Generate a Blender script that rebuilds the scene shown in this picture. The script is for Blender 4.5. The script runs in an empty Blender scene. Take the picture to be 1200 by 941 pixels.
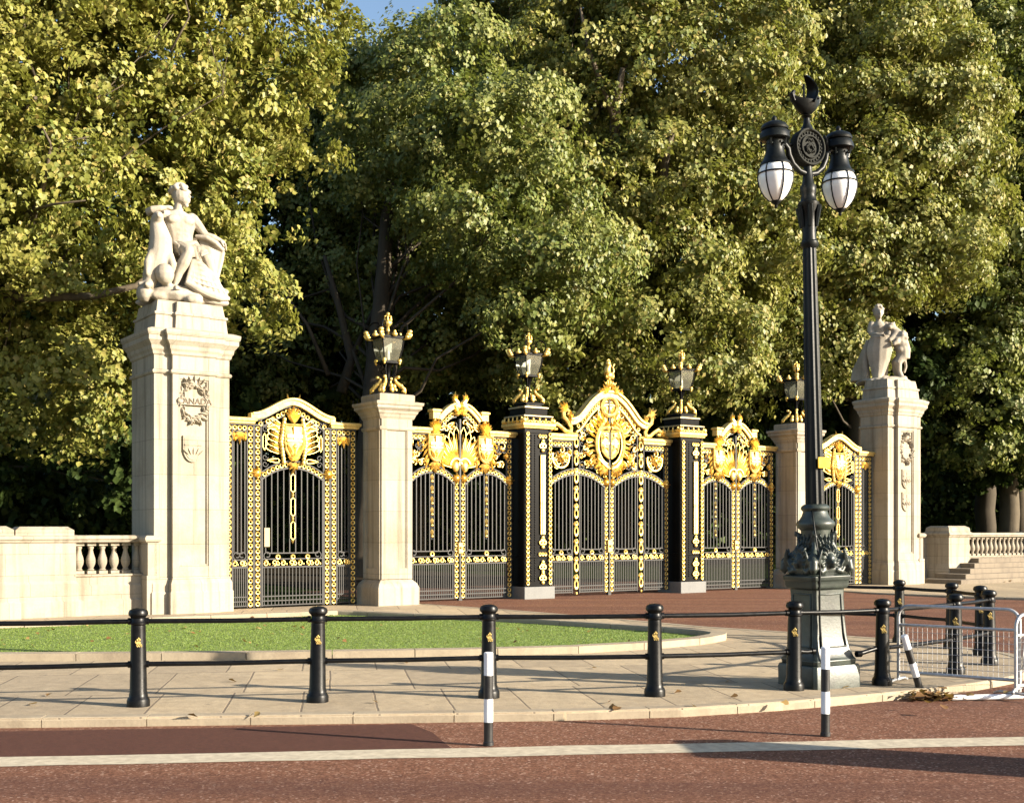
import bpy, math, random
import numpy as np
from mathutils import Vector, Matrix, Euler

random.seed(7)
PI = math.pi
scene = bpy.context.scene
COL = scene.collection

# ------------------------------------------------------------------ helpers
class MB:
    """collects shapes; build() links them as ONE mesh object"""
    def __init__(s):
        s.v = []; s.f = []; s.m = []
    def add(s, vs, fs, mi=0, M=None):
        o = len(s.v)
        if M is not None:
            vs = [tuple(M @ Vector(p)) for p in vs]
        s.v += [tuple(p) for p in vs]
        s.f += [tuple(i + o for i in f) for f in fs]
        s.m += [mi] * len(fs)
    def box(s, x0, x1, y0, y1, z0, z1, mi=0, M=None):
        vs = [(x0,y0,z0),(x1,y0,z0),(x1,y1,z0),(x0,y1,z0),(x0,y0,z1),(x1,y0,z1),(x1,y1,z1),(x0,y1,z1)]
        fs = [(0,3,2,1),(4,5,6,7),(0,1,5,4),(1,2,6,5),(2,3,7,6),(3,0,4,7)]
        s.add(vs, fs, mi, M)
    def frustum(s, cx, cy, z0, z1, ax, ay, bx, by, mi=0):
        vs = [(cx-ax,cy-ay,z0),(cx+ax,cy-ay,z0),(cx+ax,cy+ay,z0),(cx-ax,cy+ay,z0),
              (cx-bx,cy-by,z1),(cx+bx,cy-by,z1),(cx+bx,cy+by,z1),(cx-bx,cy+by,z1)]
        fs = [(0,3,2,1),(4,5,6,7),(0,1,5,4),(1,2,6,5),(2,3,7,6),(3,0,4,7)]
        s.add(vs, fs, mi)
    def loft(s, rings, mi=0, cap=True, M=None):
        n = len(rings[0]); vs = []; fs = []
        for r in rings: vs += list(r)
        for i in range(len(rings)-1):
            for j in range(n):
                k = (j+1) % n
                fs.append((i*n+j, i*n+k, (i+1)*n+k, (i+1)*n+j))
        if cap:
            fs.append(tuple(range(n-1, -1, -1)))
            o = (len(rings)-1)*n
            fs.append(tuple(range(o, o+n)))
        s.add(vs, fs, mi, M)
    def sqloft(s, prof, cx=0, cy=0, mi=0, ry=None, M=None):
        """prof: list of (halfwidth, z) square sections; ry = y offset added to the half width"""
        ry = ry or 0
        s.loft([[(cx-h,cy-h-ry,z),(cx+h,cy-h-ry,z),(cx+h,cy+h+ry,z),(cx-h,cy+h+ry,z)] for h,z in prof], mi, True, M)
    def lathe(s, prof, n=16, cx=0, cy=0, mi=0, M=None):
        s.loft([[(cx+r*math.cos(2*PI*j/n), cy+r*math.sin(2*PI*j/n), z) for j in range(n)] for r,z in prof], mi, True, M)
    def tube(s, pts, rad, n=6, mi=0, M=None, closed=False):
        pts = [Vector(p) for p in pts]; N = len(pts)
        if not hasattr(rad, '__len__'): rad = [rad]*N
        rings = []; up = None
        for i, p in enumerate(pts):
            if closed: t = pts[(i+1)%N]-pts[i-1]
            else: t = pts[min(i+1,N-1)]-pts[max(i-1,0)]
            if t.length < 1e-9: t = Vector((0,0,1))
            t.normalize()
            if up is None:
                a = Vector((0,1,0)) if abs(t.y) < .9 else Vector((1,0,0))
                up = (a - t*a.dot(t)).normalized()
            else:
                up = up - t*up.dot(t)
                if up.length < 1e-6: up = t.orthogonal()
                up.normalize()
            b = t.cross(up)
            rings.append([tuple(p + (up*math.cos(2*PI*j/n)+b*math.sin(2*PI*j/n))*rad[i]) for j in range(n)])
        if closed: rings.append(rings[0])
        s.loft(rings, mi, not closed, M)
    def torus(s, c, R, r, n=10, m=5, mi=0, sx=1, sz=1, M=None):
        """ring lying in the XZ plane"""
        vs=[];fs=[]
        for i in range(n):
            a=2*PI*i/n
            for j in range(m):
                b=2*PI*j/m
                q=R+r*math.cos(b)
                vs.append((c[0]+q*math.cos(a)*sx, c[1]+r*math.sin(b), c[2]+q*math.sin(a)*sz))
        for i in range(n):
            for j in range(m):
                i2=(i+1)%n;j2=(j+1)%m
                fs.append((i*m+j,i2*m+j,i2*m+j2,i*m+j2))
        s.add(vs,fs,mi,M)
    def ell(s, c, r, n=10, k=6, mi=0, R=None, M=None):
        M0=M
        if not hasattr(r,'__len__'): r=(r,r,r)
        vs=[(0,0,-1)];fs=[]
        for i in range(1,k):
            b=-PI/2+PI*i/k
            for j in range(n):
                a=2*PI*j/n
                vs.append((math.cos(b)*math.cos(a),math.cos(b)*math.sin(a),math.sin(b)))
        vs.append((0,0,1))
        for j in range(n):
            fs.append((0,1+(j+1)%n,1+j))
            for i in range(k-2):
                o=1+i*n
                fs.append((o+j,o+(j+1)%n,o+n+(j+1)%n,o+n+j))
            o=1+(k-2)*n
            fs.append((o+j,o+(j+1)%n,len(vs)-1))
        M=Matrix.Translation(Vector(c))
        if R is not None: M=M@R.to_4x4()
        M=M@Matrix.Diagonal((r[0],r[1],r[2],1))
        if M0 is not None: M=M0@M
        s.add(vs,fs,mi,M)
    def leaf(s, x, z, ang, L, W, y=0, th=.03, mi=0, n=5, curl=0.0):
        """domed pointed leaf in the XZ plane, facing -y"""
        rows=[]
        for i in range(n+1):
            t=i/n
            w=W*.5*math.sin(PI*min(1,(t*.92+.08)))**.8*(1-.35*t)
            a=ang+curl*t
            rows.append((t*L,w,a))
        vs=[];fs=[]
        px,pz=x,z
        for i,(l,w,a) in enumerate(rows):
            if i:
                dl=L/n; px+=dl*math.cos(a); pz+=dl*math.sin(a)
            nx,nz=-math.sin(a),math.cos(a)
            h=th*(.4+math.sin(PI*i/n))
            vs+=[(px-nx*w,y,pz-nz*w),(px-nx*w*.5,y-h*.55,pz-nz*w*.5),(px,y-h,pz),(px+nx*w*.5,y-h*.55,pz+nz*w*.5),(px+nx*w,y,pz+nz*w),(px,y+th*.6,pz)]
        for i in range(n):
            a=i*6;b=a+6
            for j in range(6):
                k=(j+1)%6
                fs.append((a+j,a+k,b+k,b+j))
        fs.append((0,5,4,3,2,1)); o=n*6
        fs.append((o,o+1,o+2,o+3,o+4,o+5))
        s.add(vs,fs,mi)
    def poly(s, pts, y0, y1, mi=0):
        """polygon in XZ extruded from y0 (front) to y1"""
        n=len(pts)
        vs=[(p[0],y0,p[1]) for p in pts]+[(p[0],y1,p[1]) for p in pts]
        fs=[tuple(range(n)),tuple(range(2*n-1,n-1,-1))]
        for i in range(n):
            j=(i+1)%n
            fs.append((i,n+i,n+j,j))
        s.add(vs,fs,mi)
    def dome(s, pts, y, h, mi=0):
        """convex cushion over an outline in the XZ plane, bulging towards -y"""
        n=len(pts); cx=sum(p[0] for p in pts)/n; cz=sum(p[1] for p in pts)/n
        vs=[];fs=[]
        for k,(sc,d) in enumerate(((1,.0),(.86,.55),(.6,.85),(.3,.97))):
            vs+=[(cx+(p[0]-cx)*sc,y-h*d,cz+(p[1]-cz)*sc) for p in pts]
        vs+=[(p[0],y+.03,p[1]) for p in pts]; vs.append((cx,y-h,cz))
        for k in range(3):
            for i in range(n):
                j=(i+1)%n; fs.append((k*n+i,(k+1)*n+i,(k+1)*n+j,k*n+j))
        for i in range(n):
            j=(i+1)%n; fs.append((3*n+i,5*n,3*n+j)); fs.append((4*n+i,i,j,4*n+j))
        fs.append(tuple(range(5*n-1,4*n-1,-1)))
        s.add(vs,fs,mi)
    def strip(s, pts, w, y0, y1, mi=0):
        """band following a polyline in XZ, w thick downwards (normal), extruded in y"""
        n=len(pts); up=[];lo=[]
        for i,p in enumerate(pts):
            a=pts[max(i-1,0)];b=pts[min(i+1,n-1)]
            tx,tz=b[0]-a[0],b[1]-a[1]; l=math.hypot(tx,tz) or 1
            nx,nz=-tz/l,tx/l
            if nz<0: nx,nz=-nx,-nz
            up.append(p); lo.append((p[0]-nx*w,p[1]-nz*w))
        vs=[];fs=[]
        for u,l in zip(up,lo):
            vs+=[(u[0],y0,u[1]),(u[0],y1,u[1]),(l[0],y1,l[1]),(l[0],y0,l[1])]
        for i in range(n-1):
            a=i*4;b=a+4
            for j in range(4):
                k=(j+1)%4
                fs.append((a+j,a+k,b+k,b+j))
        fs.append((0,3,2,1));o=(n-1)*4;fs.append((o,o+1,o+2,o+3))
        s.add(vs,fs,mi)
    def build(s, name, mats, parent=None, smooth=False, loc=None, rotz=0, bevel=0, ang=None):
        me=bpy.data.meshes.new(name)
        me.from_pydata(s.v,[],s.f)
        if not isinstance(mats,(list,tuple)): mats=[mats]
        for m in mats: me.materials.append(m)
        if len(mats)>1: me.polygons.foreach_set('material_index',s.m)
        if smooth: me.polygons.foreach_set('use_smooth',[True]*len(s.f))
        me.update()
        if smooth and ang:
            import bmesh
            bm=bmesh.new(); bm.from_mesh(me)
            for e in bm.edges:
                if len(e.link_faces)==2 and e.calc_face_angle(0)>math.radians(ang): e.smooth=False
            bm.to_mesh(me); bm.free()
        o=bpy.data.objects.new(name,me); COL.objects.link(o)
        if parent: o.parent=parent
        if loc is not None: o.location=loc
        o.rotation_euler=(0,0,rotz)
        if bevel:
            b=o.modifiers.new('Bevel','BEVEL'); b.width=bevel; b.segments=2; b.limit_method='ANGLE'; b.angle_limit=math.radians(40)
        return o

def tag(o,label=None,cat=None,group=None,kind=None):
    if label: o['label']=label
    if cat: o['category']=cat
    if group: o['group']=group
    if kind: o['kind']=kind
    return o
def thing(name,label,cat,loc=(0,0,0),rotz=0,group=None):
    o=bpy.data.objects.new(name,None); COL.objects.link(o)
    o.empty_display_size=.2
    o.location=loc; o.rotation_euler=(0,0,rotz)
    return tag(o,label,cat,group)
def copy_tree(o,parent=None):
    c=o.copy(); COL.objects.link(c)
    if parent: c.parent=parent
    for ch in list(o.children): copy_tree(ch,c)
    return c
def lerp(a,b,t): return a+(b-a)*t
def arc(cx,cz,r,a0,a1,n,sx=1,sz=1,y=0):
    return [(cx+r*sx*math.cos(lerp(a0,a1,i/n)),y,cz+r*sz*math.sin(lerp(a0,a1,i/n))) for i in range(n+1)]
def spiral(cx,cz,r0,r1,a0,a1,n,y=0):
    return [(cx+lerp(r0,r1,i/n)*math.cos(lerp(a0,a1,i/n)),y,cz+lerp(r0,r1,i/n)*math.sin(lerp(a0,a1,i/n))) for i in range(n+1)]
def sculpt(name,mb,mat,parent=None,voxel=.03,smooth=4,noise=0):
    """melt overlapping solids into one continuous carved surface"""
    me=bpy.data.meshes.new('tmp'); me.from_pydata(mb.v,[],mb.f)
    o=bpy.data.objects.new('tmp',me); COL.objects.link(o)
    r=o.modifiers.new('r','REMESH'); r.mode='VOXEL'; r.voxel_size=voxel
    if smooth:
        s=o.modifiers.new('s','SMOOTH'); s.factor=.5; s.iterations=smooth
    dg=bpy.context.evaluated_depsgraph_get()
    me2=bpy.data.meshes.new_from_object(o.evaluated_get(dg))
    me2.name=name
    bpy.data.objects.remove(o); bpy.data.meshes.remove(me)
    me2.materials.clear(); me2.materials.append(mat)
    me2.polygons.foreach_set('use_smooth',[True]*len(me2.polygons))
    n=bpy.data.objects.new(name,me2); COL.objects.link(n)
    if parent: n.parent=parent
    return n

# ------------------------------------------------------------------ materials
def mat(name):
    m=bpy.data.materials.new(name); m.use_nodes=True
    nt=m.node_tree; b=nt.nodes['Principled BSDF']
    return m,nt,b
def N(nt,t,**k):
    n=nt.nodes.new(t)
    for a,v in k.items():
        if hasattr(n,a): setattr(n,a,v)
        else: n.inputs[a.replace('_',' ')].default_value=v
    return n
def noise(nt,scale,detail=4,rough=.6,coord='Object',dist=0):
    tc=N(nt,'ShaderNodeTexCoord'); n=N(nt,'ShaderNodeTexNoise')
    n.inputs['Scale'].default_value=scale; n.inputs['Detail'].default_value=detail; n.inputs['Roughness'].default_value=rough
    n.inputs['Distortion'].default_value=dist
    nt.links.new(tc.outputs[coord],n.inputs['Vector'])
    return n
def ramp(nt,fac,stops):
    r=N(nt,'ShaderNodeValToRGB'); e=r.color_ramp.elements
    while len(e)<len(stops): e.new(.5)
    for el,(p,c) in zip(e,stops):
        el.position=p; el.color=(c[0],c[1],c[2],1) if hasattr(c,'__len__') else (c,c,c,1)
    nt.links.new(fac,r.inputs['Fac']); return r
def mix(nt,fac,a,b,mode='MIX'):
    n=N(nt,'ShaderNodeMix',data_type='RGBA',blend_type=mode)
    for s,v in (('A',a),('B',b)):
        i=[q for q in n.inputs if q.name==s and q.type=='RGBA'][0]
        if hasattr(v,'is_output'): nt.links.new(v,i)
        else: i.default_value=(v[0],v[1],v[2],1)
    if hasattr(fac,'is_output'): nt.links.new(fac,n.inputs[0])
    else: n.inputs[0].default_value=fac
    return [q for q in n.outputs if q.type=='RGBA'][0]
def bump(nt,b,h,strength,dist=.01):
    n=N(nt,'ShaderNodeBump'); n.inputs['Strength'].default_value=strength; n.inputs['Distance'].default_value=dist
    nt.links.new(h,n.inputs['Height']); nt.links.new(n.outputs[0],b.inputs['Normal'])
def simple(name,col,rough=.5,metal=0,var=.25,scale=12,bs=.15,coat=0):
    m,nt,b=mat(name)
    n=noise(nt,scale)
    lo=[c*(1-var) for c in col]; hi=[min(1,c*(1+var)) for c in col]
    r=ramp(nt,n.outputs['Fac'],[(.3,lo),(.7,hi)])
    nt.links.new(r.outputs[0],b.inputs['Base Color'])
    b.inputs['Roughness'].default_value=rough; b.inputs['Metallic'].default_value=metal
    r2=ramp(nt,n.outputs['Fac'],[(.3,max(0,rough-.08)),(.7,min(1,rough+.1))])
    nt.links.new(r2.outputs[0],b.inputs['Roughness'])
    if coat: b.inputs['Coat Weight'].default_value=coat
    if bs: bump(nt,b,noise(nt,scale*6).outputs['Fac'],bs,.004)
    return m

def stone_mat(name,base,dirty,joints=None,soot=.5):
    m,nt,b=mat(name)
    big=noise(nt,.9,6,.65); fine=noise(nt,28,5,.7)
    c=ramp(nt,big.outputs['Fac'],[(.33,dirty),(.52,base),(.8,[min(1,x*1.1) for x in base])])
    col=mix(nt,.35,c.outputs[0],ramp(nt,fine.outputs['Fac'],[(.3,[x*.72 for x in base]),(.7,[min(1,x*1.15) for x in base])]).outputs[0])
    # rain streaks: noise stretched down the stone
    tc=N(nt,'ShaderNodeTexCoord'); mp=N(nt,'ShaderNodeMapping'); mp.inputs['Scale'].default_value=(7,7,.35)
    st=N(nt,'ShaderNodeTexNoise'); st.inputs['Scale'].default_value=1; st.inputs['Detail'].default_value=5
    nt.links.new(tc.outputs['Object'],mp.inputs[0]); nt.links.new(mp.outputs[0],st.inputs['Vector'])
    sr=ramp(nt,st.outputs['Fac'],[(.5,0),(.75,soot)])
    col=mix(nt,sr.outputs[0],col,[x*.62 for x in dirty])
    h=fine.outputs['Fac']
    if joints:
        w=N(nt,'ShaderNodeTexBrick'); w.inputs['Scale'].default_value=1
        w.inputs['Brick Width'].default_value=joints[0]; w.inputs['Row Height'].default_value=joints[1]
        w.inputs['Mortar Size'].default_value=.0055; w.inputs['Mortar Smooth'].default_value=.6
        w.inputs['Color1'].default_value=(1,1,1,1); w.inputs['Color2'].default_value=(.93,.91,.87,1); w.inputs['Mortar'].default_value=(.38,.33,.27,1)
        sx=N(nt,'ShaderNodeSeparateXYZ'); nt.links.new(tc.outputs['Object'],sx.inputs[0])
        ad=N(nt,'ShaderNodeMath',operation='ADD'); nt.links.new(sx.outputs[0],ad.inputs[0]); nt.links.new(sx.outputs[1],ad.inputs[1])
        cb=N(nt,'ShaderNodeCombineXYZ'); nt.links.new(ad.outputs[0],cb.inputs[0]); nt.links.new(sx.outputs[2],cb.inputs[1])
        nt.links.new(cb.outputs[0],w.inputs['Vector'])
        col=mix(nt,.8,col,w.outputs['Color'],'MULTIPLY')
    nt.links.new(col,b.inputs['Base Color']); b.inputs['Roughness'].default_value=.85
    b.inputs['Specular IOR Level'].default_value=.25
    bump(nt,b,h,.35,.012)
    return m
STONE=stone_mat('portland_stone',(.33,.293,.233),(.235,.195,.14),(1.3,.72),.75)
STONE_WALL=stone_mat('portland_wall',(.315,.277,.22),(.225,.185,.135),(1.2,.42),.75)
STATUE=stone_mat('statue_stone',(.35,.31,.25),(.22,.185,.14),None,.55)
STEP=stone_mat('step_stone',(.17,.14,.105),(.11,.09,.07),None,.4)
GREYSTONE=stone_mat('grey_granite',(.17,.17,.165),(.12,.12,.12),None,.2)

m,nt,b=mat('gold_leaf'); GOLD=m
n=noise(nt,9,4)
r=ramp(nt,n.outputs['Fac'],[(.3,(.5,.325,.07)),(.6,(.88,.65,.22))]); nt.links.new(r.outputs[0],b.inputs['Base Color'])
b.inputs['Metallic'].default_value=.9
r=ramp(nt,n.outputs['Fac'],[(.3,.42),(.7,.62)]); nt.links.new(r.outputs[0],b.inputs['Roughness'])
bump(nt,b,noise(nt,40).outputs['Fac'],.25,.006)
m,nt,b=mat('gold_flat'); GOLDF=m
r=ramp(nt,noise(nt,14).outputs['Fac'],[(.3,(.5,.35,.095)),(.65,(.69,.52,.2))]); nt.links.new(r.outputs[0],b.inputs['Base Color'])
b.inputs['Metallic'].default_value=.6; b.inputs['Roughness'].default_value=.66
IRON=simple('gate_iron',(.036,.035,.034),.5,.0,.2,20,.1)
PIERBLK=simple('pier_black',(.0035,.0035,.0038),.4,0,.3,15,.1)
BLACK=simple('bollard_black',(.0035,.0035,.0038),.36,0,.35,18,.15)
def lamp_green(name,dark,pale,lo,hi):
    m,nt,b=mat(name)
    n=noise(nt,3.2,6,.7,dist=.4); r=ramp(nt,n.outputs['Fac'],[(lo,dark),(hi,pale)])
    nt.links.new(r.outputs[0],b.inputs['Base Color']); b.inputs['Roughness'].default_value=.42
    bump(nt,b,noise(nt,35).outputs['Fac'],.25,.006); return m
LAMPBLK=lamp_green('lamp_dark_paint',(.0035,.004,.004),(.009,.012,.011),.4,.75)
LAMPGRN=lamp_green('lamp_patina',(.009,.013,.012),(.048,.06,.049),.35,.7)
m,nt,b=mat('opal_glass'); OPAL=m
b.inputs['Base Color'].default_value=(.86,.84,.8,1); b.inputs['Roughness'].default_value=.12; b.inputs['Subsurface Weight'].default_value=.25
b.inputs['Subsurface Radius'].default_value=(.1,.1,.1)
r=ramp(nt,noise(nt,6).outputs['Fac'],[(.3,(.8,.78,.73)),(.6,(.88,.87,.84))]); nt.links.new(r.outputs[0],b.inputs['Base Color'])
m,nt,b=mat('lantern_glass'); LGLASS=m
tr=N(nt,'ShaderNodeBsdfTransparent'); tr.inputs[0].default_value=(.8,.82,.76,1)
b.inputs['Base Color'].default_value=(.17,.165,.12,1); b.inputs['Roughness'].default_value=.25
ms=N(nt,'ShaderNodeMixShader'); out=nt.nodes['Material Output']
r=ramp(nt,noise(nt,1.5,2).outputs['Fac'],[(.3,.32),(.7,.5)]); nt.links.new(r.outputs[0],ms.inputs[0])
nt.links.new(tr.outputs[0],ms.inputs[1]); nt.links.new(b.outputs[0],ms.inputs[2]); nt.links.new(ms.outputs[0],out.inputs[0])
GALV=simple('galvanised_steel',(.42,.42,.43),.42,.55,.2,25,.1)
WHITE=simple('white_sleeve',(.72,.72,.74),.35,0,.06,8,.05)
RUBBER=simple('black_sleeve',(.014,.014,.015),.4,0,.2,8,.05)
YELLOW=simple('brass_plate',(.7,.4,.025),.8,0,.1,10,.05)
SIGNW=simple('notice_plate',(.27,.21,.12),.5,0,.1,10,.05)

def road_mat():
    m,nt,b=mat('red_asphalt')
    big=noise(nt,.35,5,.6); med=noise(nt,9,3,.7); tc=N(nt,'ShaderNodeTexCoord')
    vo=N(nt,'ShaderNodeTexVoronoi'); vo.inputs['Scale'].default_value=58; nt.links.new(tc.outputs['Object'],vo.inputs['Vector'])
    c=ramp(nt,big.outputs['Fac'],[(.3,(.145,.063,.037)),(.7,(.205,.096,.058))])
    sp=ramp(nt,vo.outputs['Color'],[(.15,(.07,.03,.02)),(.5,(.15,.068,.042)),(.8,(.235,.127,.084)),(.93,(.46,.33,.26))])
    col=mix(nt,.72,c.outputs[0],sp.outputs[0])
    md=ramp(nt,med.outputs['Fac'],[(.3,.75),(.7,1.15)]); col=mix(nt,.8,col,md.outputs[0],'MULTIPLY')
    # darker tyre-polished streaks and oil along the carriageway
    mp=N(nt,'ShaderNodeMapping'); mp.inputs['Scale'].default_value=(.06,.9,1); mp.inputs['Rotation'].default_value=(0,0,-.1)
    nt.links.new(tc.outputs['Object'],mp.inputs[0]); st=N(nt,'ShaderNodeTexNoise'); st.inputs['Scale'].default_value=1.5; st.inputs['Detail'].default_value=4
    nt.links.new(mp.outputs[0],st.inputs['Vector'])
    col=mix(nt,ramp(nt,st.outputs['Fac'],[(.42,0),(.72,.6)]).outputs[0],col,(.06,.03,.026))
    nt.links.new(col,b.inputs['Base Color']); b.inputs['Roughness'].default_value=.8
    bump(nt,b,noise(nt,140,2,.6).outputs['Fac'],.45,.008); return m
ROAD=road_mat()
PATCH_SHADE=simple('patch_asphalt_shade',(.078,.036,.027),.8,0,.3,30,.8)  # asphalt patch, colour darkened to suggest shadow bands
LINE=simple('worn_line_paint',(.40,.35,.265),.8,0,.22,11,.8)
def pave_mat():
    m,nt,b=mat('york_stone_paving')
    tc=N(nt,'ShaderNodeTexCoord'); mp=N(nt,'ShaderNodeMapping'); mp.inputs['Rotation'].default_value=(0,0,math.radians(-8.5))
    nt.links.new(tc.outputs['Object'],mp.inputs[0])
    nz=noise(nt,1.3,2); vm=N(nt,'ShaderNodeVectorMath',operation='SCALE'); vm.inputs['Scale'].default_value=.025
    nt.links.new(nz.outputs['Color'],vm.inputs[0]); va=N(nt,'ShaderNodeVectorMath',operation='ADD')
    nt.links.new(mp.outputs[0],va.inputs[0]); nt.links.new(vm.outputs[0],va.inputs[1])
    w=N(nt,'ShaderNodeTexBrick'); nt.links.new(va.outputs[0],w.inputs['Vector'])
    w.inputs['Scale'].default_value=1; w.inputs['Brick Width'].default_value=.92; w.inputs['Row Height'].default_value=1.9
    w.inputs['Mortar Size'].default_value=.012; w.inputs['Mortar Smooth'].default_value=.3
    w.offset=.37; w.squash=.8; w.squash_frequency=3
    w.inputs['Color1'].default_value=(.42,.335,.225,1); w.inputs['Color2'].default_value=(.31,.25,.175,1); w.inputs['Mortar'].default_value=(.17,.135,.1,1)
    n=noise(nt,5,6,.7); f=noise(nt,60,3,.7)
    col=mix(nt,.75,w.outputs['Color'],ramp(nt,n.outputs['Fac'],[(.25,.62),(.7,1.12)]).outputs[0],'MULTIPLY')
    col=mix(nt,.5,col,ramp(nt,f.outputs['Fac'],[(.3,.75),(.7,1.2)]).outputs[0],'MULTIPLY')
    gv=N(nt,'ShaderNodeTexVoronoi'); gv.inputs['Scale'].default_value=2.6; nt.links.new(tc.outputs['Object'],gv.inputs['Vector'])
    col=mix(nt,ramp(nt,gv.outputs['Distance'],[(.045,.65),(.075,0)]).outputs[0],col,(.09,.08,.065))
    st=noise(nt,.8,5,.7); col=mix(nt,ramp(nt,st.outputs['Fac'],[(.5,0),(.72,.45)]).outputs[0],col,(.235,.185,.125))
    nt.links.new(col,b.inputs['Base Color']); b.inputs['Roughness'].default_value=.75
    inv=N(nt,'ShaderNodeMath',operation='MULTIPLY_ADD'); nt.links.new(w.outputs['Fac'],inv.inputs[0]); inv.inputs[1].default_value=-1.5; nt.links.new(n.outputs['Fac'],inv.inputs[2])
    bump(nt,b,inv.outputs[0],.5,.02); return m
PAVE=pave_mat()
KERB=stone_mat('kerb_granite',(.30,.25,.18),(.2,.16,.115),None,.3)
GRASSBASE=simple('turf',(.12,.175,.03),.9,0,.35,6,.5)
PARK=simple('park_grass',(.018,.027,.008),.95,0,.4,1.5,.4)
GRAVEL=simple('path_gravel',(.028,.023,.017),.9,0,.25,8,.4)
def leafy(name,stops,trans,tcol,patch=1.0):
    m,nt,b=mat(name)
    g=N(nt,'ShaderNodeNewGeometry'); big=noise(nt,.45*patch,3,.5,'Object')
    r=ramp(nt,g.outputs['Random Per Island'],stops)
    hi=[min(1,c*1.18) for c in stops[-2][1]]
    col=mix(nt,ramp(nt,big.outputs['Fac'],[(.42,0),(.7,.6)]).outputs[0],r.outputs[0],hi)
    nt.links.new(col,b.inputs['Base Color']); b.inputs['Roughness'].default_value=.5
    b.inputs['Specular IOR Level'].default_value=.33
    t=N(nt,'ShaderNodeBsdfTranslucent'); t.inputs[0].default_value=(*tcol,1)
    ms=N(nt,'ShaderNodeMixShader'); ms.inputs[0].default_value=trans
    nt.links.new(b.outputs[0],ms.inputs[1]); nt.links.new(t.outputs[0],ms.inputs[2]); nt.links.new(ms.outputs[0],nt.nodes['Material Output'].inputs[0])
    return m
LEAF_A=leafy('plane_leaves_yellowing',[(0,(.09,.12,.022)),(.45,(.175,.192,.038)),(.85,(.27,.25,.062)),(1,(.29,.215,.07))],.29,(.28,.3,.05))
LEAF_B=leafy('plane_leaves_green',[(0,(.06,.092,.02)),(.55,(.125,.155,.034)),(.93,(.21,.208,.056)),(1,(.22,.18,.06))],.25,(.2,.24,.04))
LEAF_C=leafy('plane_leaves_golden',[(0,(.07,.098,.02)),(.45,(.15,.17,.038)),(.85,(.255,.238,.064)),(1,(.27,.2,.07))],.28,(.24,.26,.045))
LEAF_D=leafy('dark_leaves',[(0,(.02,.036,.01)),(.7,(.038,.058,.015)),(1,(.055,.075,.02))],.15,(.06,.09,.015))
BLADE=leafy('grass_blades',[(0,(.12,.18,.03)),(.7,(.155,.22,.04)),(1,(.22,.25,.065))],.25,(.2,.28,.045),3)
DEAD=leafy('fallen_leaves',[(0,(.10,.05,.02)),(.55,(.2,.11,.04)),(1,(.34,.25,.09))],.2,(.3,.2,.05))
BARK=stone_mat('plane_bark',(.095,.075,.05),(.03,.024,.017),None,.5)
BARKD=stone_mat('dark_bark',(.06,.048,.033),(.03,.024,.017),None,.5)

MEDAL=simple('medallion_bronze',(.022,.023,.02),.75,0,.4,30,.2); MEDAL.node_tree.nodes['Principled BSDF'].inputs['Specular IOR Level'].default_value=.12
for m_ in (PARK,GRAVEL): m_.node_tree.nodes['Principled BSDF'].inputs['Specular IOR Level'].default_value=0
CRESTP=simple('crest_gold_paint',(.42,.3,.09),.6,.2,.2,30,.1)
for m_ in (ROAD,PATCH_SHADE,LINE): m_.node_tree.nodes['Principled BSDF'].inputs['Specular IOR Level'].default_value=.1
PAVE.node_tree.nodes['Principled BSDF'].inputs['Specular IOR Level'].default_value=.2
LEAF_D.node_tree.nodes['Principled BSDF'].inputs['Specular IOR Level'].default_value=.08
IRON.node_tree.nodes['Principled BSDF'].inputs['Specular IOR Level'].default_value=.3
for m_ in (PIERBLK,BLACK,LAMPBLK): m_.node_tree.nodes['Principled BSDF'].inputs['Specular IOR Level'].default_value=.2

PIERBLK.node_tree.nodes['Principled BSDF'].inputs['Specular IOR Level'].default_value=.06
# ------------------------------------------------------------------ where things stand
F_PX=1420.0; CAMZ=1.75
TH=math.radians(34.476); U=(math.cos(TH),math.sin(TH)); NV=(math.sin(TH),-math.cos(TH))
MX,MY=2.58,32.43
def G(s,d=0,z=0): return (MX+U[0]*s+NV[0]*d, MY+U[1]*s+NV[1]*d, z)
def rect(mb,prof,x0,x1,y0,y1,mi=0):
    mb.loft([[(x0-e,y0-e,z),(x1+e,y0-e,z),(x1+e,y1+e,z),(x0-e,y1+e,z)] for e,z in prof],mi)

# ------------------------------------------------------------------ ground
def sheet(name,pts,z,m,kind='structure',thick=0,bevel=0):
    mb=MB(); n=len(pts)
    zz=[p[2] if len(p)>2 else z for p in pts]
    if thick:
        mb.v=[(p[0],p[1],h-thick) for p,h in zip(pts,zz)]+[(p[0],p[1],h) for p,h in zip(pts,zz)]
        mb.f=[tuple(range(n,2*n))]+[(i,(i+1)%n,n+(i+1)%n,n+i) for i in range(n)]
    else:
        mb.v=[(p[0],p[1],h) for p,h in zip(pts,zz)]; mb.f=[tuple(range(n))]
    mb.m=[0]*len(mb.f)
    o=mb.build(name,m,bevel=bevel)
    if kind: o['kind']=kind
    return o
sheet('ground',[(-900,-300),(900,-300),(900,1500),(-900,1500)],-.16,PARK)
sheet('road',[(-120,-40),(120,-40),(120,60),(40,60),(18,33.5),(11,32.5),(2,36),(-4,30),(-20,14),(-120,14)],-.085,ROAD)
front=[(-60,5.6),(-30,8.7),(-12,10.45),(-4.73,11.19),(-.81,11.5),(.5,11.62),(1.67,11.85),(2.7,12.25),(3.59,12.72),(4.51,13.25),(5.3,13.8),(5.95,14.4),(6.6,15.2),(7.0,16.1),(7.05,17),(6.7,18.1),(5.9,19.5),(4.8,20.6),(3.5,21.75),(1.7,24.2),(-.3,26.6),(-2.0,28.3)]
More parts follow.
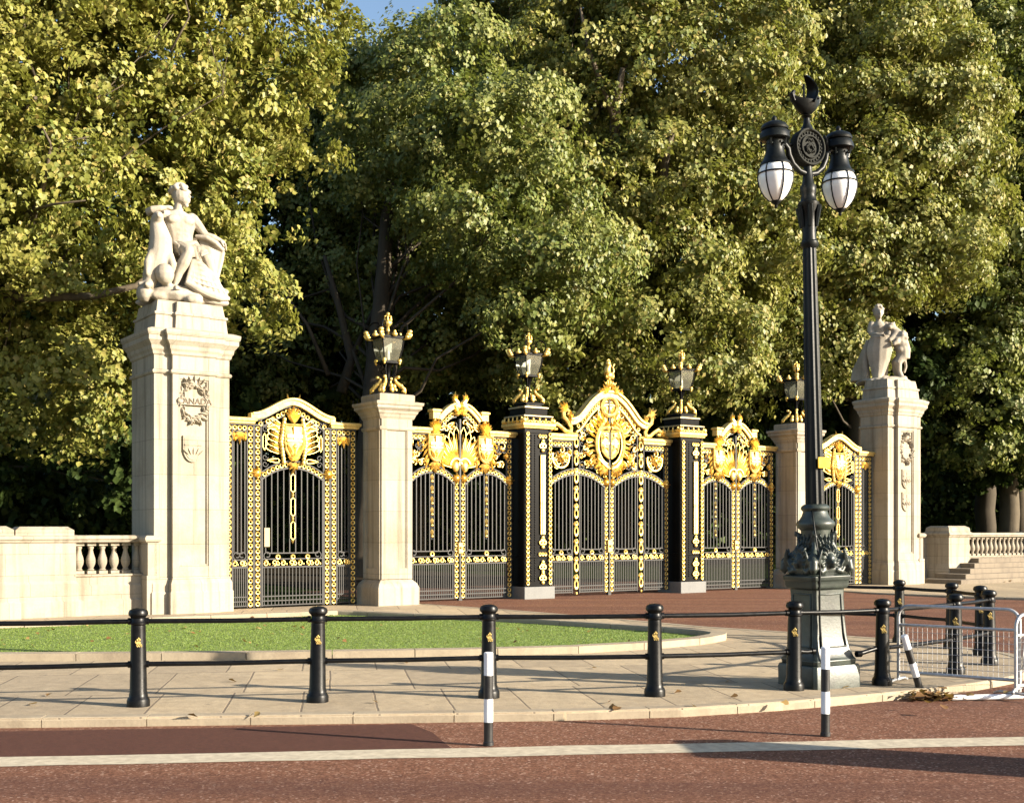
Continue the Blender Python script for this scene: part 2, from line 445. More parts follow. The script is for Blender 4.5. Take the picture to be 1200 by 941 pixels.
back=[G(-6.2,.2)[:2],G(-6.6,-.2)[:2],G(-40,-.2)[:2],(-60,0)]
pv=sheet('pavement',front+back,0,PAVE,thick=.14)
# kerb stones along the island edge: individual blocks laid end to end
def kerb_run(name,pts,w,z0,z1,blk,m,inner=1,label=None):
    P=[Vector((p[0],p[1])) for p in pts]; seg=[(P[i+1]-P[i]).length for i in range(len(P)-1)]; T=sum(seg)
    def at(d):
        for i,l in enumerate(seg):
            if d<=l or i==len(seg)-1: return P[i]+(P[i+1]-P[i])*(d/l), (P[i+1]-P[i]).normalized()
            d-=l
    mb=MB(); n=max(1,int(T/blk))
    for i in range(n):
        sub=3; rings=[]
        for k in range(sub+1):
            a=(i+k/sub)*T/n
            if k==0:a+=.006
            if k==sub:a-=.006
            p,t=at(min(a,T-1e-4)); nn=Vector((-t.y,t.x))*inner
            j=random.uniform(-.004,.004) if k in(0,) else 0
            q=p+nn*w
            o=p-nn*.006
            rings.append([(o.x,o.y,z0),(o.x,o.y,z1-.025),(o.x+nn.x*.02,o.y+nn.y*.02,z1),(q.x,q.y,z1),(q.x,q.y,z0)])
        mb.loft(rings)
    o=mb.build(name,m); o['kind']='structure'; return o
kerb_run('kerb',front[1:],.17,-.15,.006,.95,KERB)
# drive of red asphalt through the gates
drive=[(7.2,16.2,-.09),(7.15,17,-.09),(6.8,18.1,-.08),(6.0,19.5,-.07),(4.9,20.6,-.05),(3.6,21.75,-.03),(1.8,24.2,-.012),(-.2,26.6,-.003),(-2.0,28.4,.004)]
drive+=[(*G(-6.2,.2)[:2],.004),(*G(-6.2,-6)[:2],.004),(*G(6.2,-6)[:2],.004),(*G(6.2,.3)[:2],.004),(*G(6.6,1.2)[:2],.004),(9.6,33.0,-.01),(11.5,31.2,-.03),(13.5,30.0,-.05),(20,30,-.08),(40,34,-.1),(40,14,-.1)]
sheet('driveway',drive,0,ROAD)
kerb_run('driveway_kerb',[(40,34.4),(20,30.35),(13.5,30.3),(11.5,31.5),(9.75,33.2),G(6.6,1.3)[:2]],.25,-.15,.02,.95,KERB,inner=-1)
sheet('forecourt_paving',[(9.75,33.3),(11.5,31.6),(13.5,30.4),(20,30.45),(40,34.5),G(48,0)[:2],G(6.5,-.5)[:2],G(6.5,1.2)[:2]],.0,PAVE,thick=.14)
# worn white line set on the carriageway, with a rougher edge
ln=[]; nn=120
for i in range(nn+1):
    x=lerp(-30,30,i/nn); ln.append((x,9.97+.110*x+random.uniform(-.012,.012)))
mb=MB()
for i,(x,y) in enumerate(ln):
    w=.20+random.uniform(-.012,.012)
    mb.v+=[(x,y-w+.03,-.081),(x,y+w+.03,-.081)]
    if i: mb.f.append((2*i-2,2*i,2*i+1,2*i-1)); mb.m.append(0)
o=mb.build('road_line',LINE); o['kind']='structure'
# newer patch with a diagonal end; its dark colour also stands in for shadow bands
sheet('road_patch_shade',[(-30,8.4),(-2.9,11.18),(-.95,11.42),(-.72,10.95),(-.5,10.12),(-3,9.84),(-30,7.0)],-.083,PATCH_SHADE)

# lawn with its raised stone edge
near=[(-17,16.2),(-10,16.2),(-6.9,16.3),(-3.5,16.5),(-.5,16.95),(.8,17.3),(1.9,17.9),(2.7,18.55),(3.1,19.1),(3.2,19.55),(2.95,20.0)]
far=[(2.35,20.6),(0.1,22.5),(-3.45,24.6),(-8.9,21.3),(-17,16.6)]
lawn=near+far
sheet('lawn',[(p[0],p[1]) for p in lawn],.012,GRASSBASE,kind='structure')
kerb_run('lawn_edging',lawn+[lawn[0]],.26,-.02,.10,1.1,KERB,inner=-1)
def inside(px,py,P):
    c=np.zeros(len(px),bool); n=len(P)
    for i in range(n):
        x0,y0=P[i];x1,y1=P[(i+1)%n]
        k=((y0>py)!=(y1>py))&(px<(x1-x0)*(py-y0)/((y1-y0) or 1e-9)+x0)
        c^=k
    return c
def np_mesh(name,V,loops,starts,m,smooth=False):
    me=bpy.data.meshes.new(name)
    me.vertices.add(len(V)); me.vertices.foreach_set('co',np.ascontiguousarray(V,np.float32).ravel())
    me.loops.add(len(loops)); me.loops.foreach_set('vertex_index',np.ascontiguousarray(loops,np.int32))
    me.polygons.add(len(starts)); me.polygons.foreach_set('loop_start',np.ascontiguousarray(starts,np.int32))
    me.update(calc_edges=True)
    me.materials.append(m)
    o=bpy.data.objects.new(name,me); COL.objects.link(o); return o
rng=np.random.default_rng(3)
nb=90000
px=rng.uniform(-11,3.3,nb*2); py=rng.uniform(16.1,25,nb*2)
k=inside(px,py,lawn); px=px[k][:nb]; py=py[k][:nb]; n=len(px)
h=rng.uniform(.008,.018,n); a=rng.uniform(0,2*PI,n); w=.009; lx=rng.normal(0,.016,n); ly=rng.normal(0,.016,n)
V=np.zeros((n,3,3)); V[:,0]=np.stack([px-np.cos(a)*w,py-np.sin(a)*w,np.full(n,.01)],1); V[:,1]=np.stack([px+np.cos(a)*w,py+np.sin(a)*w,np.full(n,.01)],1)
V[:,2]=np.stack([px+lx,py+ly,.01+h],1)
g=np_mesh('grass',V.reshape(-1,3),np.arange(3*n),np.arange(0,3*n,3),BLADE); g['kind']='stuff'

# leaves: folded five-lobed shape, 8 verts, two ngons
KT=np.array([(0,0,0),(-.42,.42,.08),(0,1,-.05),(.42,.42,.08)]); KF=np.array([0,2,1,0,3,2]); KS=np.array([0,3])
LT=np.array([(0,0,0),(-.30,.10,.05),(-.52,.42,.10),(-.26,.62,.04),(0,1,-.08),(.26,.62,.04),(.52,.42,.10),(.30,.10,.05)])
LF=np.array([0,4,3,2,1, 0,7,6,5,4]); LS=np.array([0,5])
def leaf_mesh(name,P,size,normal,drop,m,rng,parent=None,kite=False):
    T0,F0,S0,nv_,nl_=(KT,KF,KS,4,6) if kite else (LT,LF,LS,8,10)
    n=len(P)
    nv=normal/np.linalg.norm(normal,axis=1,keepdims=True)
    d=drop-nv*(drop*nv).sum(1,keepdims=True); d/=np.linalg.norm(d,axis=1,keepdims=True)+1e-9
    r=np.cross(d,nv)
    T=T0-np.array([0,.5,0])
    V=P[:,None,:]+size[:,None,None]*(T[None,:,0,None]*r[:,None,:]+T[None,:,1,None]*d[:,None,:]+T[None,:,2,None]*nv[:,None,:])
    L=(F0[None,:]+nv_*np.arange(n)[:,None]).ravel(); S=(S0[None,:]+nl_*np.arange(n)[:,None]).ravel()
    o=np_mesh(name,V.reshape(-1,3),L,S,m)
    if parent: o.parent=parent
    return o
def scatter_leaves(name,px,py,pz,rngs,m=DEAD,s=(.08,.15)):
    n=len(px); P=np.stack([px,py,np.full(n,0)+pz],1)
    nrm=np.stack([rngs.normal(0,.35,n),rngs.normal(0,.35,n),np.ones(n)],1)
    dr=rngs.normal(0,1,(n,3))
    return leaf_mesh(name,P,rngs.uniform(s[0],s[1],n),nrm,dr,m,rngs)
qx=rng.uniform(-11,3,170); qy=rng.uniform(16.2,25,170); k=inside(qx,qy,lawn)
o=scatter_leaves('fallen_leaves',qx[k],qy[k],.035,rng,s=(.05,.09)); o['kind']='stuff'
qx=rng.uniform(-14,7,52); qy=11.3+.09*qx+np.abs(rng.normal(0,2.5,52))
k=~inside(qx,qy,lawn)
o=scatter_leaves('scattered_leaves',qx[k],qy[k],.02,rng,s=(.05,.11)); o['kind']='stuff'
n=95
o=scatter_leaves('leaf_pile',rng.normal(4.55,.17,n),rng.normal(13.0,.07,n),np.abs(rng.normal(0,.03,n))-.06,rng,s=(.07,.13)); o['kind']='stuff'
qx=rng.normal(18.5,2,120); k=None
pp=np.array([G(s_,1.1) for s_ in rng.uniform(13.6,19,160)])
o=scatter_leaves('leaf_drift',pp[:,0]+rng.normal(0,.2,160),pp[:,1]+rng.normal(0,.2,160),.03,rng,s=(.1,.18)); o['kind']='stuff'
# grounds beyond the gates
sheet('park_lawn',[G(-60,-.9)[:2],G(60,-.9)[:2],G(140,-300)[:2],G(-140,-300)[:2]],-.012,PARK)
sheet('park_path',[(*G(-5,-6)[:2],.0),(*G(5,-6)[:2],.0),(*G(7,-90)[:2],.0),(*G(-7,-90)[:2],.0)],.0,GRAVEL)

# ------------------------------------------------------------------ stone piers
def text_mesh(body,size,depth):
    c=bpy.data.curves.new('t','FONT'); c.body=body; c.size=size; c.extrude=depth; c.align_x='CENTER'; c.align_y='CENTER'
    o=bpy.data.objects.new('t',c); COL.objects.link(o)
    dg=bpy.context.evaluated_depsgraph_get(); me=bpy.data.meshes.new_from_object(o.evaluated_get(dg))
    bpy.data.objects.remove(o); return me
def carved_text(name,body,size,m,parent,loc,depth=.012):
    me=text_mesh(body,size,depth); me.materials.clear(); me.materials.append(m)
    o=bpy.data.objects.new(name,me); COL.objects.link(o); o.parent=parent
    o.location=loc; o.rotation_euler=(PI/2,0,0); return o
def shield_pts(cx,cz,w,h,n=8):
    p=[(cx-w/2,cz+h/2),(cx+w/2,cz+h/2),(cx+w/2,cz)]
    for i in range(1,n): 
        a=i/n*PI/2; p.append((cx+w/2*math.cos(a),cz-h/2*math.sin(a)))
    p.append((cx,cz-h/2))
    for i in range(n-1,0,-1):
        a=i/n*PI/2; p.append((cx-w/2*math.cos(a),cz-h/2*math.sin(a)))
    p.append((cx-w/2,cz))
    return p[::-1]
def tall_pillar(s,label,left):
    t=thing('stone_gate_pillar',label,'pillar',G(s),TH)
    yf=-.60; yb=.88 if left else .47; h=.81
    b=MB()
    rect(b,[(.07,-.05),(.07,.44),(.05,.47),(.05,.62),(.0,.76)],-h,h,yf,yb)
    rect(b,[(.075,-.05),(.075,.442),(.055,.472),(.055,.622),(.0,.762)],-.46,.46,yf-.13,yf+.2)
    b.build('plinth',STONE,t,bevel=.012)
    sh=MB()
    sh.box(-h,h,yf,yb,.76,5.35)
    fr=yf-.115
    # front body with a sunk panel: jambs, head and sill round a recess
    sh.box(-.46,-.31,fr,yf+.1,.762,5.352); sh.box(.31,.46,fr,yf+.1,.762,5.352)
    sh.box(-.31,.31,fr+.004,yf+.1,.764,.98); sh.box(-.31,.31,fr+.004,yf+.1,4.86,5.35)
    sh.box(-.31,.31,fr+.055,yf+.1,.98,4.86)
    for x in (-.295,.295): sh.box(x-.02,x+.02,fr+.022,yf+.1,.982,4.858)
    sh.box(-.273,.273,fr+.023,yf+.1,.981,1.02); sh.box(-.273,.273,fr+.023,yf+.1,4.82,4.859)
    sh.build('shaft',STONE,t,bevel=.006)
    c=MB()
    P=[(0,4.95),(.03,4.965),(.045,5.0),(.03,5.035),(0,5.05)]
    rect(c,P,-h,h,yf,yb); rect(c,[(e+.002,z+.002) for e,z in P],-.46,.46,yf-.115,yf+.1)
    P=[(0,5.33),(.03,5.36),(.04,5.41),(.07,5.46),(.08,5.53),(.13,5.6),(.155,5.63),(.155,5.72),(.175,5.74),(.19,5.80),(.19,5.84),(.06,5.89)]
    rect(c,P,-h,h,yf,yb); rect(c,[(e+.002,z+.003) for e,z in P],-.46,.46,yf-.115,yf+.2)
    c.build('cornice',STONE,t,bevel=.004)
    p=MB()
    rect(p,[(-.02,5.86),(-.05,6.18),(-.02,6.19),(-.02,6.24),(-.07,6.25),(-.11,6.5)],-h,h,yf,yb)
    rect(p,[(-.018,5.862),(-.04,6.182),(-.015,6.192),(-.015,6.242),(-.05,6.252),(-.07,6.48)],-.40,.40,yf-.07,yf+.2)
    p.build('pedestal',STONE,t,bevel=.015)
    # low flanking pilaster where the balustrade meets it
    q=MB(); sx=-1 if left else 1
    x0,x1=(-h-.16,-h+.10) if left else (h-.10,h+.16)
    q.box(x0,x1,yf-.035,.4,-.02,.80); 
    rect(q,[(-.03,.79),(-.03,1.47),(.02,1.49),(.045,1.53),(.045,1.58),(.0,1.62)],x0,x1,yf-.03,.4)
    q.build('pilaster',STONE,t,bevel=.008)
    pf=fr+.055
    w=MB()
    zc=4.40 if left else 4.25
    rr=random.Random(5 if left else 9)
    for i in range(84):
        a=2*PI*i/84; ra=rr.uniform(.80,1.12)
        R1=.27*ra; R2=.36*ra
        x=R1*math.cos(a); z=zc+R2*math.sin(a)
        w.leaf(x,z,a+rr.uniform(.2,1.9)*rr.choice((1,1,-1)),rr.uniform(.10,.17),.085,pf-rr.uniform(.015,.05),rr.uniform(.025,.045),n=4,curl=rr.uniform(-.6,.6))
    w.tube([(.28*math.cos(a),pf-.01,zc+.37*math.sin(a)) for a in [2*PI*k/24 for k in range(24)]],.03,6,closed=True)
    if left:
        for i in range(-2,3): w.leaf(i*.075,zc+.36,PI/2-i*.25,.2-.02*abs(i),.08,pf-.03,.06,n=4)
        w.ell((0,pf-.03,zc+.40),(.1,.05,.07)); 
        w.poly([(-.36,zc-.07),(-.33,zc+.08),(.33,zc+.08),(.36,zc-.07)],pf-.075,pf-.01)
        for sgn in(-1,1): w.poly([(sgn*.36,zc-.02),(sgn*.41,zc-.10),(sgn*.35,zc-.08)][::-sgn],pf-.05,pf-.0)
    else:
        w.ell((0,pf-.02,zc+.40),(.14,.06,.1))
        for i in range(7):
            a=PI*i/6; w.leaf(.05*math.cos(a),zc+.38,a,.2,.07,pf-.02,.05,n=4)
    wr=w.build('wreath',STONE,t,smooth=True,ang=35)
    if left: carved_text('lettering','CANADA',.175,STEP,wr,(0,pf-.08,zc+.003),.012)
    for zc2,w_,h_ in ([(3.42,.42,.55)] if left else [(3.34,.42,.6),(2.62,.42,.6)]):
        q=MB()
        q.poly(shield_pts(-.02,zc2,w_,h_),pf-.045,pf+.01)
        q2=shield_pts(-.02,zc2,w_*.84,h_*.84)
        q.poly(q2,pf-.055,pf-.03)
        q.poly([(-.2,zc2+.07),(.16,zc2+.07),(.16,zc2+.1),(-.2,zc2+.1)][::-1],pf-.07,pf-.03)
        for i in range(-2,3): q.leaf(-.02+i*.05,zc2-.13,PI/2+i*.4*-1,.16,.055,pf-.05,.025,n=3)
        if not left:
            q.poly([(-.035,zc2-.2),(-.005,zc2-.2),(-.005,zc2+.22),(-.035,zc2+.22)][::-1],pf-.07,pf-.03)
        q.build('shield',STONE,t,bevel=.004)
    return t
def short_pillar(s,label):
    t=thing('stone_lantern_pier',label,'pillar',G(s,.35),TH,group='short stone piers carrying lanterns')
    b=MB(); h=.40
    rect(b,[(.14,-.05),(.14,.40),(.10,.50),(.0,.60)],-h,h,-h,h)
    b.build('plinth',STONE,t,bevel=.015)
    sh=MB()
    f=-h
    sh.box(-h,h,-h,h,.6,4.3)
    for M in (0,1):
        R=Matrix.Rotation(-PI/2*M,4,'Z')
        sh.box(-h-.002,-.27,-h-.04,-h+.05,.602,4.302,M=R); sh.box(.27,h+.002,-h-.04,-h+.05,.602,4.302,M=R)
        sh.box(-.27,.27,-h-.038,-h+.05,.604,.85,M=R); sh.box(-.27,.27,-h-.038,-h+.05,4.08,4.3,M=R)
        for x in (-.255,.255): sh.box(x-.018,x+.018,-h-.018,-h+.05,.85,4.08,M=R)
    sh.build('shaft',STONE,t,bevel=.006)
    c=MB()
    rect(c,[(.04,4.02),(.06,4.05),(.06,4.09),(.042,4.11)],-h,h,-h,h)
    rect(c,[(.04,4.28),(.06,4.32),(.08,4.38),(.11,4.42),(.12,4.46),(.16,4.50),(.185,4.52),(.185,4.58),(.21,4.60),(.22,4.64),(.22,4.665),(.10,4.69)],-h,h,-h,h)
    rect(c,[(.06,4.68),(.06,4.84),(.03,4.86)],-h,h,-h,h)
    c.build('cornice',STONE,t,bevel=.005)
    # black spikes of wire along the cornice back
    w=MB()
    for i in range(12):
        x=-.6+i*.11; w.tube([(x,.62,4.66),(x+.02,.62,4.76)],.006,4)
    w.box(-.62,.64,.61,.63,4.655,4.668)
    w.build('bird_spikes',IRON,t)
    return t
def lantern(s,d,z,label,sc=1.0):
    t=thing('gilded_lantern',label,'lantern',G(s,d,z),TH,group='gilded lanterns along the gates'); t.scale=(sc,sc,sc)
    st=MB()
    st.sqloft([(.30,0),(.30,.03),(.22,.06),(.14,.12),(.10,.2)],mi=0)
    st.lathe([(.07,.18),(.055,.3),(.08,.36),(.05,.42),(.06,.6),(.12,.72),(.22,.78)],10,mi=0)
    for i in range(4):
        a=PI/4+i*PI/2; R=Matrix.Rotation(a,4,'Z')
        st.tube([(.19,0,.78),(.16,0,.70),(.20,0,.60),(.15,0,.52),(.17,0,.44)],.016,5,mi=0,M=R)
        st.tube([(.10,0,.62),(.17,0,.56),(.12,0,.50)],.012,5,mi=0,M=R)
    st.build('stand',PIERBLK,t,smooth=True,ang=40)
    for i in range(4):
        a=PI/4+i*PI/2; c_,s_=math.cos(a),math.sin(a); R=Matrix.Rotation(a,4,'Z'); R2=Matrix.Rotation(i*PI/2,4,'Z')
        # dolphin-like scroll at each corner of the base
        g=MB()
        g.tube([(.42,0,.03),(.40,0,.13),(.30,0,.22),(.20,0,.30),(.17,0,.38),(.22,0,.43),(.28,0,.40)],[.028,.046,.05,.042,.032,.027,.018],7,M=R)
        g.ell((.38*c_,.38*s_,.09),(.05,.05,.05)); g.ell((.25*c_,.25*s_,.42),(.045,.045,.04)); g.ell((.33*c_,.33*s_,.22),(.035,.035,.045))
        g.build('corner_scroll',GOLD,t,smooth=True)
        g=MB(); g.ell((.19*math.cos(i*PI/2),.19*math.sin(i*PI/2),.12),(.06,.06,.08)); g.ell((.17*math.cos(i*PI/2),.17*math.sin(i*PI/2),.22),(.045,.045,.06))
        g.build('mask',GOLD,t,smooth=True)
        g=MB(); g.ell((.285*c_,.285*s_,.80),(.05,.05,.058)); g.ell((.285*c_,.285*s_,.75),(.03,.03,.05)); g.build('rosette',GOLD,t,smooth=True)
        g=MB()
        g.tube([(.36,0,1.30),(.44,0,1.31),(.52,0,1.33),(.57,0,1.40),(.54,0,1.46)],[.022,.03,.036,.03,.014],6,M=R)
        for k in range(3): g.ell(((.47+.03*k)*c_,(.47+.03*k)*s_,1.35+.06*k),(.062,.062,.05))
        g.build('corner_shell',GOLD,t,smooth=True)
        g=MB()
        g.tube([(.1,0,1.43),(.22,0,1.39),(.34,0,1.38)],.022,5,M=R2)
        g.ell((.33*math.cos(i*PI/2),.33*math.sin(i*PI/2),1.39),(.07,.07,.05)); g.ell((.33*math.cos(i*PI/2),.33*math.sin(i*PI/2),1.45),(.035,.035,.045))
        g.build('cresting',GOLD,t,smooth=True)
    g=MB()
    g.lathe([(.03,1.38),(.05,1.5),(.03,1.60),(.085,1.65),(.105,1.70),(.075,1.74)],10)
    for i in range(6):
        a=i*PI/3; g.ell((.08*math.cos(a),.08*math.sin(a),1.76),(.03,.03,.04))
        g.tube([(.09*math.cos(a),.09*math.sin(a),1.74),(.08*math.cos(a),.08*math.sin(a),1.84),(0,0,1.87)],.02,5)
    g.ell((0,0,1.90),.045)
    g.build('crown',GOLD,t,smooth=True)
    fr=MB()
    B=.185;T=.275
    for sx in(-1,1):
        for sy in(-1,1):
            fr.tube([(sx*B,sy*B,.78),(sx*(lerp(B,T,.55)+.012),sy*(lerp(B,T,.55)+.012),1.05),(sx*T,sy*T,1.32)],.017,5)
    for hh,z0 in((B,.78),(T,1.32)):
        for i in range(4):
            R=Matrix.Rotation(i*PI/2,4,'Z'); fr.tube([(-hh,-hh,z0),(hh,-hh,z0)],.02,5,M=R)
    fr.sqloft([(T+.03,1.33),(T+.03,1.36),(.16,1.44),(.05,1.5)])
    fr.sqloft([(B+.02,.74),(B+.02,.775),(B,.785)])
    for i in range(4):
        R=Matrix.Rotation(PI/4+i*PI/2,4,'Z')
        fr.tube([(.40,0,1.38),(.47,0,1.5),(.46,0,1.62),(.36,0,1.70),(.24,0,1.70),(.2,0,1.63),(.25,0,1.6)],.018,5,M=R)
    fr.build('frame',PIERBLK,t,smooth=True,ang=40)
    gl=MB(); b2,t2=B-.006,T-.006
    m_=lerp(b2,t2,.55)+.012
    gl.loft([[(-q,-q,z_),(q,-q,z_),(q,q,z_),(-q,q,z_)] for q,z_ in((b2,.785),(m_,1.05),(t2,1.315))])
    gl.build('glass',LGLASS,t)
    bl=MB(); bl.lathe([(.03,.8),(.05,.86),(.045,1.02),(.02,1.12)],8); bl.build('bulb',OPAL,t,smooth=True)
    return t
tall_pillar(-11.65,'tall stone pillar carved with a CANADA wreath at the left of the gates',True)
tall_pillar(11.58,'tall stone pillar with two carved shields at the far right end',False)
short_pillar(-6.88,'short stone pier with a lantern left of the gilded carriage gates')
short_pillar(6.88,'short stone pier half hidden behind the street lamp post')
lantern(-6.88,.35,4.86,'gilded lantern on the left short stone pier',1.0)
lantern(6.88,.35,4.86,'gilded lantern on the stone pier beside the street lamp post',.97)
lantern(-2.62,0,4.92,'gilded lantern on the black iron pier left of the central gate',.95)
lantern(2.62,0,4.92,'gilded lantern on the black iron pier right of the central gate',.95)
# ------------------------------------------------------------------ gilded ironwork (local: x along the gates, y back, z up; slots: 0 iron, 1 gold)
MG=[IRON,GOLD,GOLDF]
def ring_col(mb,x,z0,z1,w=.125,pitch=.128,iron=True,y=0):
    if iron:
        for s_ in(-1,1): mb.box(x+s_*(w/2+.008)-.011,x+s_*(w/2+.008)+.011,y-.025,y+.025,z0,z1,0)
    n=max(1,int(round((z1-z0)/pitch))); p=(z1-z0)/n
    for i in range(n):
        mb.torus((x,y-.02,z0+p*(i+.5)),.043,.016,10,5,1)
def ring_path(mb,pts,off,pitch=.125,R=.043,y=0,r=.016):
    """rings strung along a polyline in XZ, off below it"""
    P=[Vector((p[0],p[1])) for p in pts]; L=[(P[i+1]-P[i]).length for i in range(len(P)-1)]; T=sum(L); n=max(1,int(round(T/pitch)))
    for i in range(n):
        d=(i+.5)*T/n
        for k,l in enumerate(L):
            if d<=l or k==len(L)-1: break
            d-=l
        t=(P[k+1]-P[k]).normalized(); q=P[k]+t*d; nn=Vector((-t.y,t.x)); 
        if nn.y<0: nn=-nn
        q=q-nn*off
        mb.torus((q.x,y-.02,q.y),R,r,10,5,1)
def bars(mb,x0,x1,n,z0,zt,w=.011,skip=()):
    for i in range(n):
        if i in skip: continue
        x=lerp(x0,x1,(i+.5)/n); mb.box(x-w,x+w,-w,w,z0,zt(x) if callable(zt) else zt,0)
def scroll_c(mb,x,z,r,flip=1,mi=0,rad=.013,y=0):
    mb.tube(spiral(x,z,r,r*.3,PI/2 if flip>0 else PI/2,PI/2+flip*PI*2.3,16,y),rad,5,mi)
def frieze(mb,x0,x1,z,h=.15):
    """gilded running scroll between two iron rails"""
    for zz in(z-h/2-.012,z+h/2+.012): mb.box(x0,x1,-.028,.028,zz-.012,zz+.012,0)
    n=max(2,int(round((x1-x0)/.2))); p=(x1-x0)/n
    for i in range(n):
        cx=x0+p*(i+.5); f=1 if i%2 else -1
        mb.tube(spiral(cx-p*.18,z+f*.006,.066,.02,-PI/2*f,f*PI*1.7,14,-.02),.0125,5,1)
        mb.tube(spiral(cx+p*.28,z-f*.01,.055,.02,PI/2*f,PI*1.0+f*PI*1.5,14,-.02),.012,5,1)
        mb.leaf(cx-p*.4,z-f*.05,f*.55,p*.5,.035,-.02,.015,1,3)
def dog_bars(mb,x0,x1,n,z0=.06,z1=.9):
    bars(mb,x0,x1,n,z0,z1,.0085)
    for zz in(z0,.16,.26): mb.box(x0,x1,-.02,.02,zz-.012,zz+.012,0)
    mb.box(x0,x1,-.02,.02,z1-.01,z1+.01,0)
def base_scrolls(mb,x0,x1,z=1.17):
    """C scrolls at the foot of the bars"""
    r=.10
    for x,f in((x0+r+.01,-1),(x1-r-.01,1)):
        mb.tube(spiral(x,z,r,.035,-PI/2,-PI/2+f*PI*2.2,14,-.012),.016,5,0)
    mb.box(x0+r,x1-r,-.02,.02,z+.035,z+.06,0)
def spear_chain(mb,x,z0,z1,n,gold=1):
    """gilded chain of hollow lozenges with spear tips"""
    p=(z1-z0)/n
    for i in range(n):
        zc=z0+p*(i+.5); h=p*.30; w=.05
        mb.tube([(x-w,-.02,zc-h),(x-w,-.02,zc+h),(x,-.02,zc+h+.05),(x+w,-.02,zc+h),(x+w,-.02,zc-h),(x,-.02,zc-h-.05)],.015,5,1,closed=True)
        mb.leaf(x,zc+h+.02,PI/2,p*.22,.07,-.01,.025,1,3); mb.leaf(x,zc-h-.02,-PI/2,p*.22,.07,-.01,.025,1,3)
        mb.ell((x,-.01,zc+p/2),(.03,.03,.03),7,4,1)
def spear_drops(mb,x,z0,z1,n):
    p=(z1-z0)/n
    for i in range(n):
        zc=z0+p*(i+.5)
        mb.leaf(x,zc+p*.42,-PI/2,p*.62,.11,-.01,.04,1,4); mb.ell((x,-.02,zc-p*.22),(.04,.03,.03),7,4,1)
        mb.box(x-.008,x+.008,-.008,.008,zc-p/2,zc+p/2,0)
def acanthus(mb,x,z,ang,L,W,n=5,spread=.9,y=-.02,th=.05,mi=1):
    for i in range(n):
        t=(i-(n-1)/2)/((n-1)/2 or 1)
        mb.leaf(x,z,ang+t*spread,L*(1-.25*abs(t)),W,y-.012*(1-abs(t)),th,mi,4,curl=t*.25)
def clasp(mb,x,z,s_=1):
    """gilded foliate clasp where an arch springs"""
    for a in(0,PI/2,PI,-PI/2): acanthus(mb,x,z,a,.17*s_,.07*s_,3,.5)
    mb.ell((x,-.05,z),(.06*s_,.05,.06*s_),8,5,1)
def loop_feather(mb,x,z,ang,L,W,y=-.02,rad=.013):
    """open gilded feather: a long loop with a rib"""
    c,s_=math.cos(ang),math.sin(ang)
    pts=[]
    for i in range(13):
        t=i/12
        a=-PI*.5+PI*t if False else 0
    prof=[(0,.0),(.3,.30),(.65,.48),(.88,.42),(1,0),(.88,-.42),(.65,-.48),(.3,-.30)]
    P=[(x+c*l*L-s_*w*W,y,z+s_*l*L+c*w*W) for l,w in prof]
    mb.tube(P,rad,5,1,closed=True)
    mb.leaf(x+c*L*.1,z+s_*L*.1,ang,L*.72,W*.42,y,.025,1,4)
def crown(mb,x,z,s_=1.0,y=-.03):
    for i in range(-2,3):
        mb.tube([(x+i*.05*s_,y,z),(x+i*.075*s_,y-.04,z+.12*s_),(x+i*.03*s_,y-.02,z+.22*s_)],.022*s_,5,1)
    mb.ell((x,y,z+.26*s_),(.05*s_,.05*s_,.06*s_),8,5,1)
    mb.box(x-.12*s_,x+.12*s_,y-.05,y+.05,z-.04*s_,z+.03*s_,1)
    for i in range(-2,3): mb.leaf(x+i*.05*s_,z+.03*s_,PI/2-i*.35,.2*s_,.06*s_,y-.05,.03,1,3)
def heraldic(name,parent,x,z,w,h,seed,y=-.06):
    """gilded shield with raised charges, wreathed in leaves"""
    r=random.Random(seed)
    b=MB()
    b.dome(shield_pts(x,z,w,h),y+.03,.075,2)
    pts=shield_pts(x,z,w,h); b.tube([(p[0],y-.005,p[1]) for p in pts],.028,6,1,closed=True)
    b.poly([(x-w*.42,z+h*.10),(x+w*.42,z+h*.10),(x+w*.42,z+h*.2),(x-w*.42,z+h*.2)][::-1],y-.055,y+.01,1)
    b.poly([(x-w*.42,z-h*.02),(x+w*.42,z-h*.02),(x+w*.42,z+h*.035),(x-w*.42,z+h*.035)][::-1],y-.06,y+.01,1)
    b.poly([(x-.03,z+h*.02),(x+.03,z+h*.02),(x+.03,z+h*.44),(x-.03,z+h*.44)][::-1],y-.063,y+.01,1)
    for i in range(-1,2): b.leaf(x+i*w*.13,z-h*.36,PI/2-i*.55,h*.30,w*.22,y-.03,.05,1,4)
    b.ell((x,y-.02,z-h*.17),(w*.16,.07,h*.08),8,5,1)
    return b.build(name,[IRON,GOLD,GOLDF],parent,smooth=True,ang=45)
def ogee(x0,z0,x1,z1,n=12):
    return [(lerp(x0,x1,i/n),z0+(z1-z0)*(3*(i/n)**2-2*(i/n)**3)) for i in range(n+1)]
def arch_fn(xl,xr,zs,zc,p=1.7):
    c=(xl+xr)/2;h=(xr-xl)/2
    return lambda x: zs+(zc-zs)*(1-abs((x-c)/h)**p*1.0)
def arch_band(mb,fn,x0,x1,n=20,band=.15):
    pts=[(lerp(x0,x1,i/n),fn(lerp(x0,x1,i/n))) for i in range(n+1)]
    mb.strip(pts,.035,-.035,.035,0)
    up=[(p[0],p[1]+band) for p in pts]; mb.strip(up,.025,-.03,.03,0)
    ring_path(mb,up,band*.5+.012)
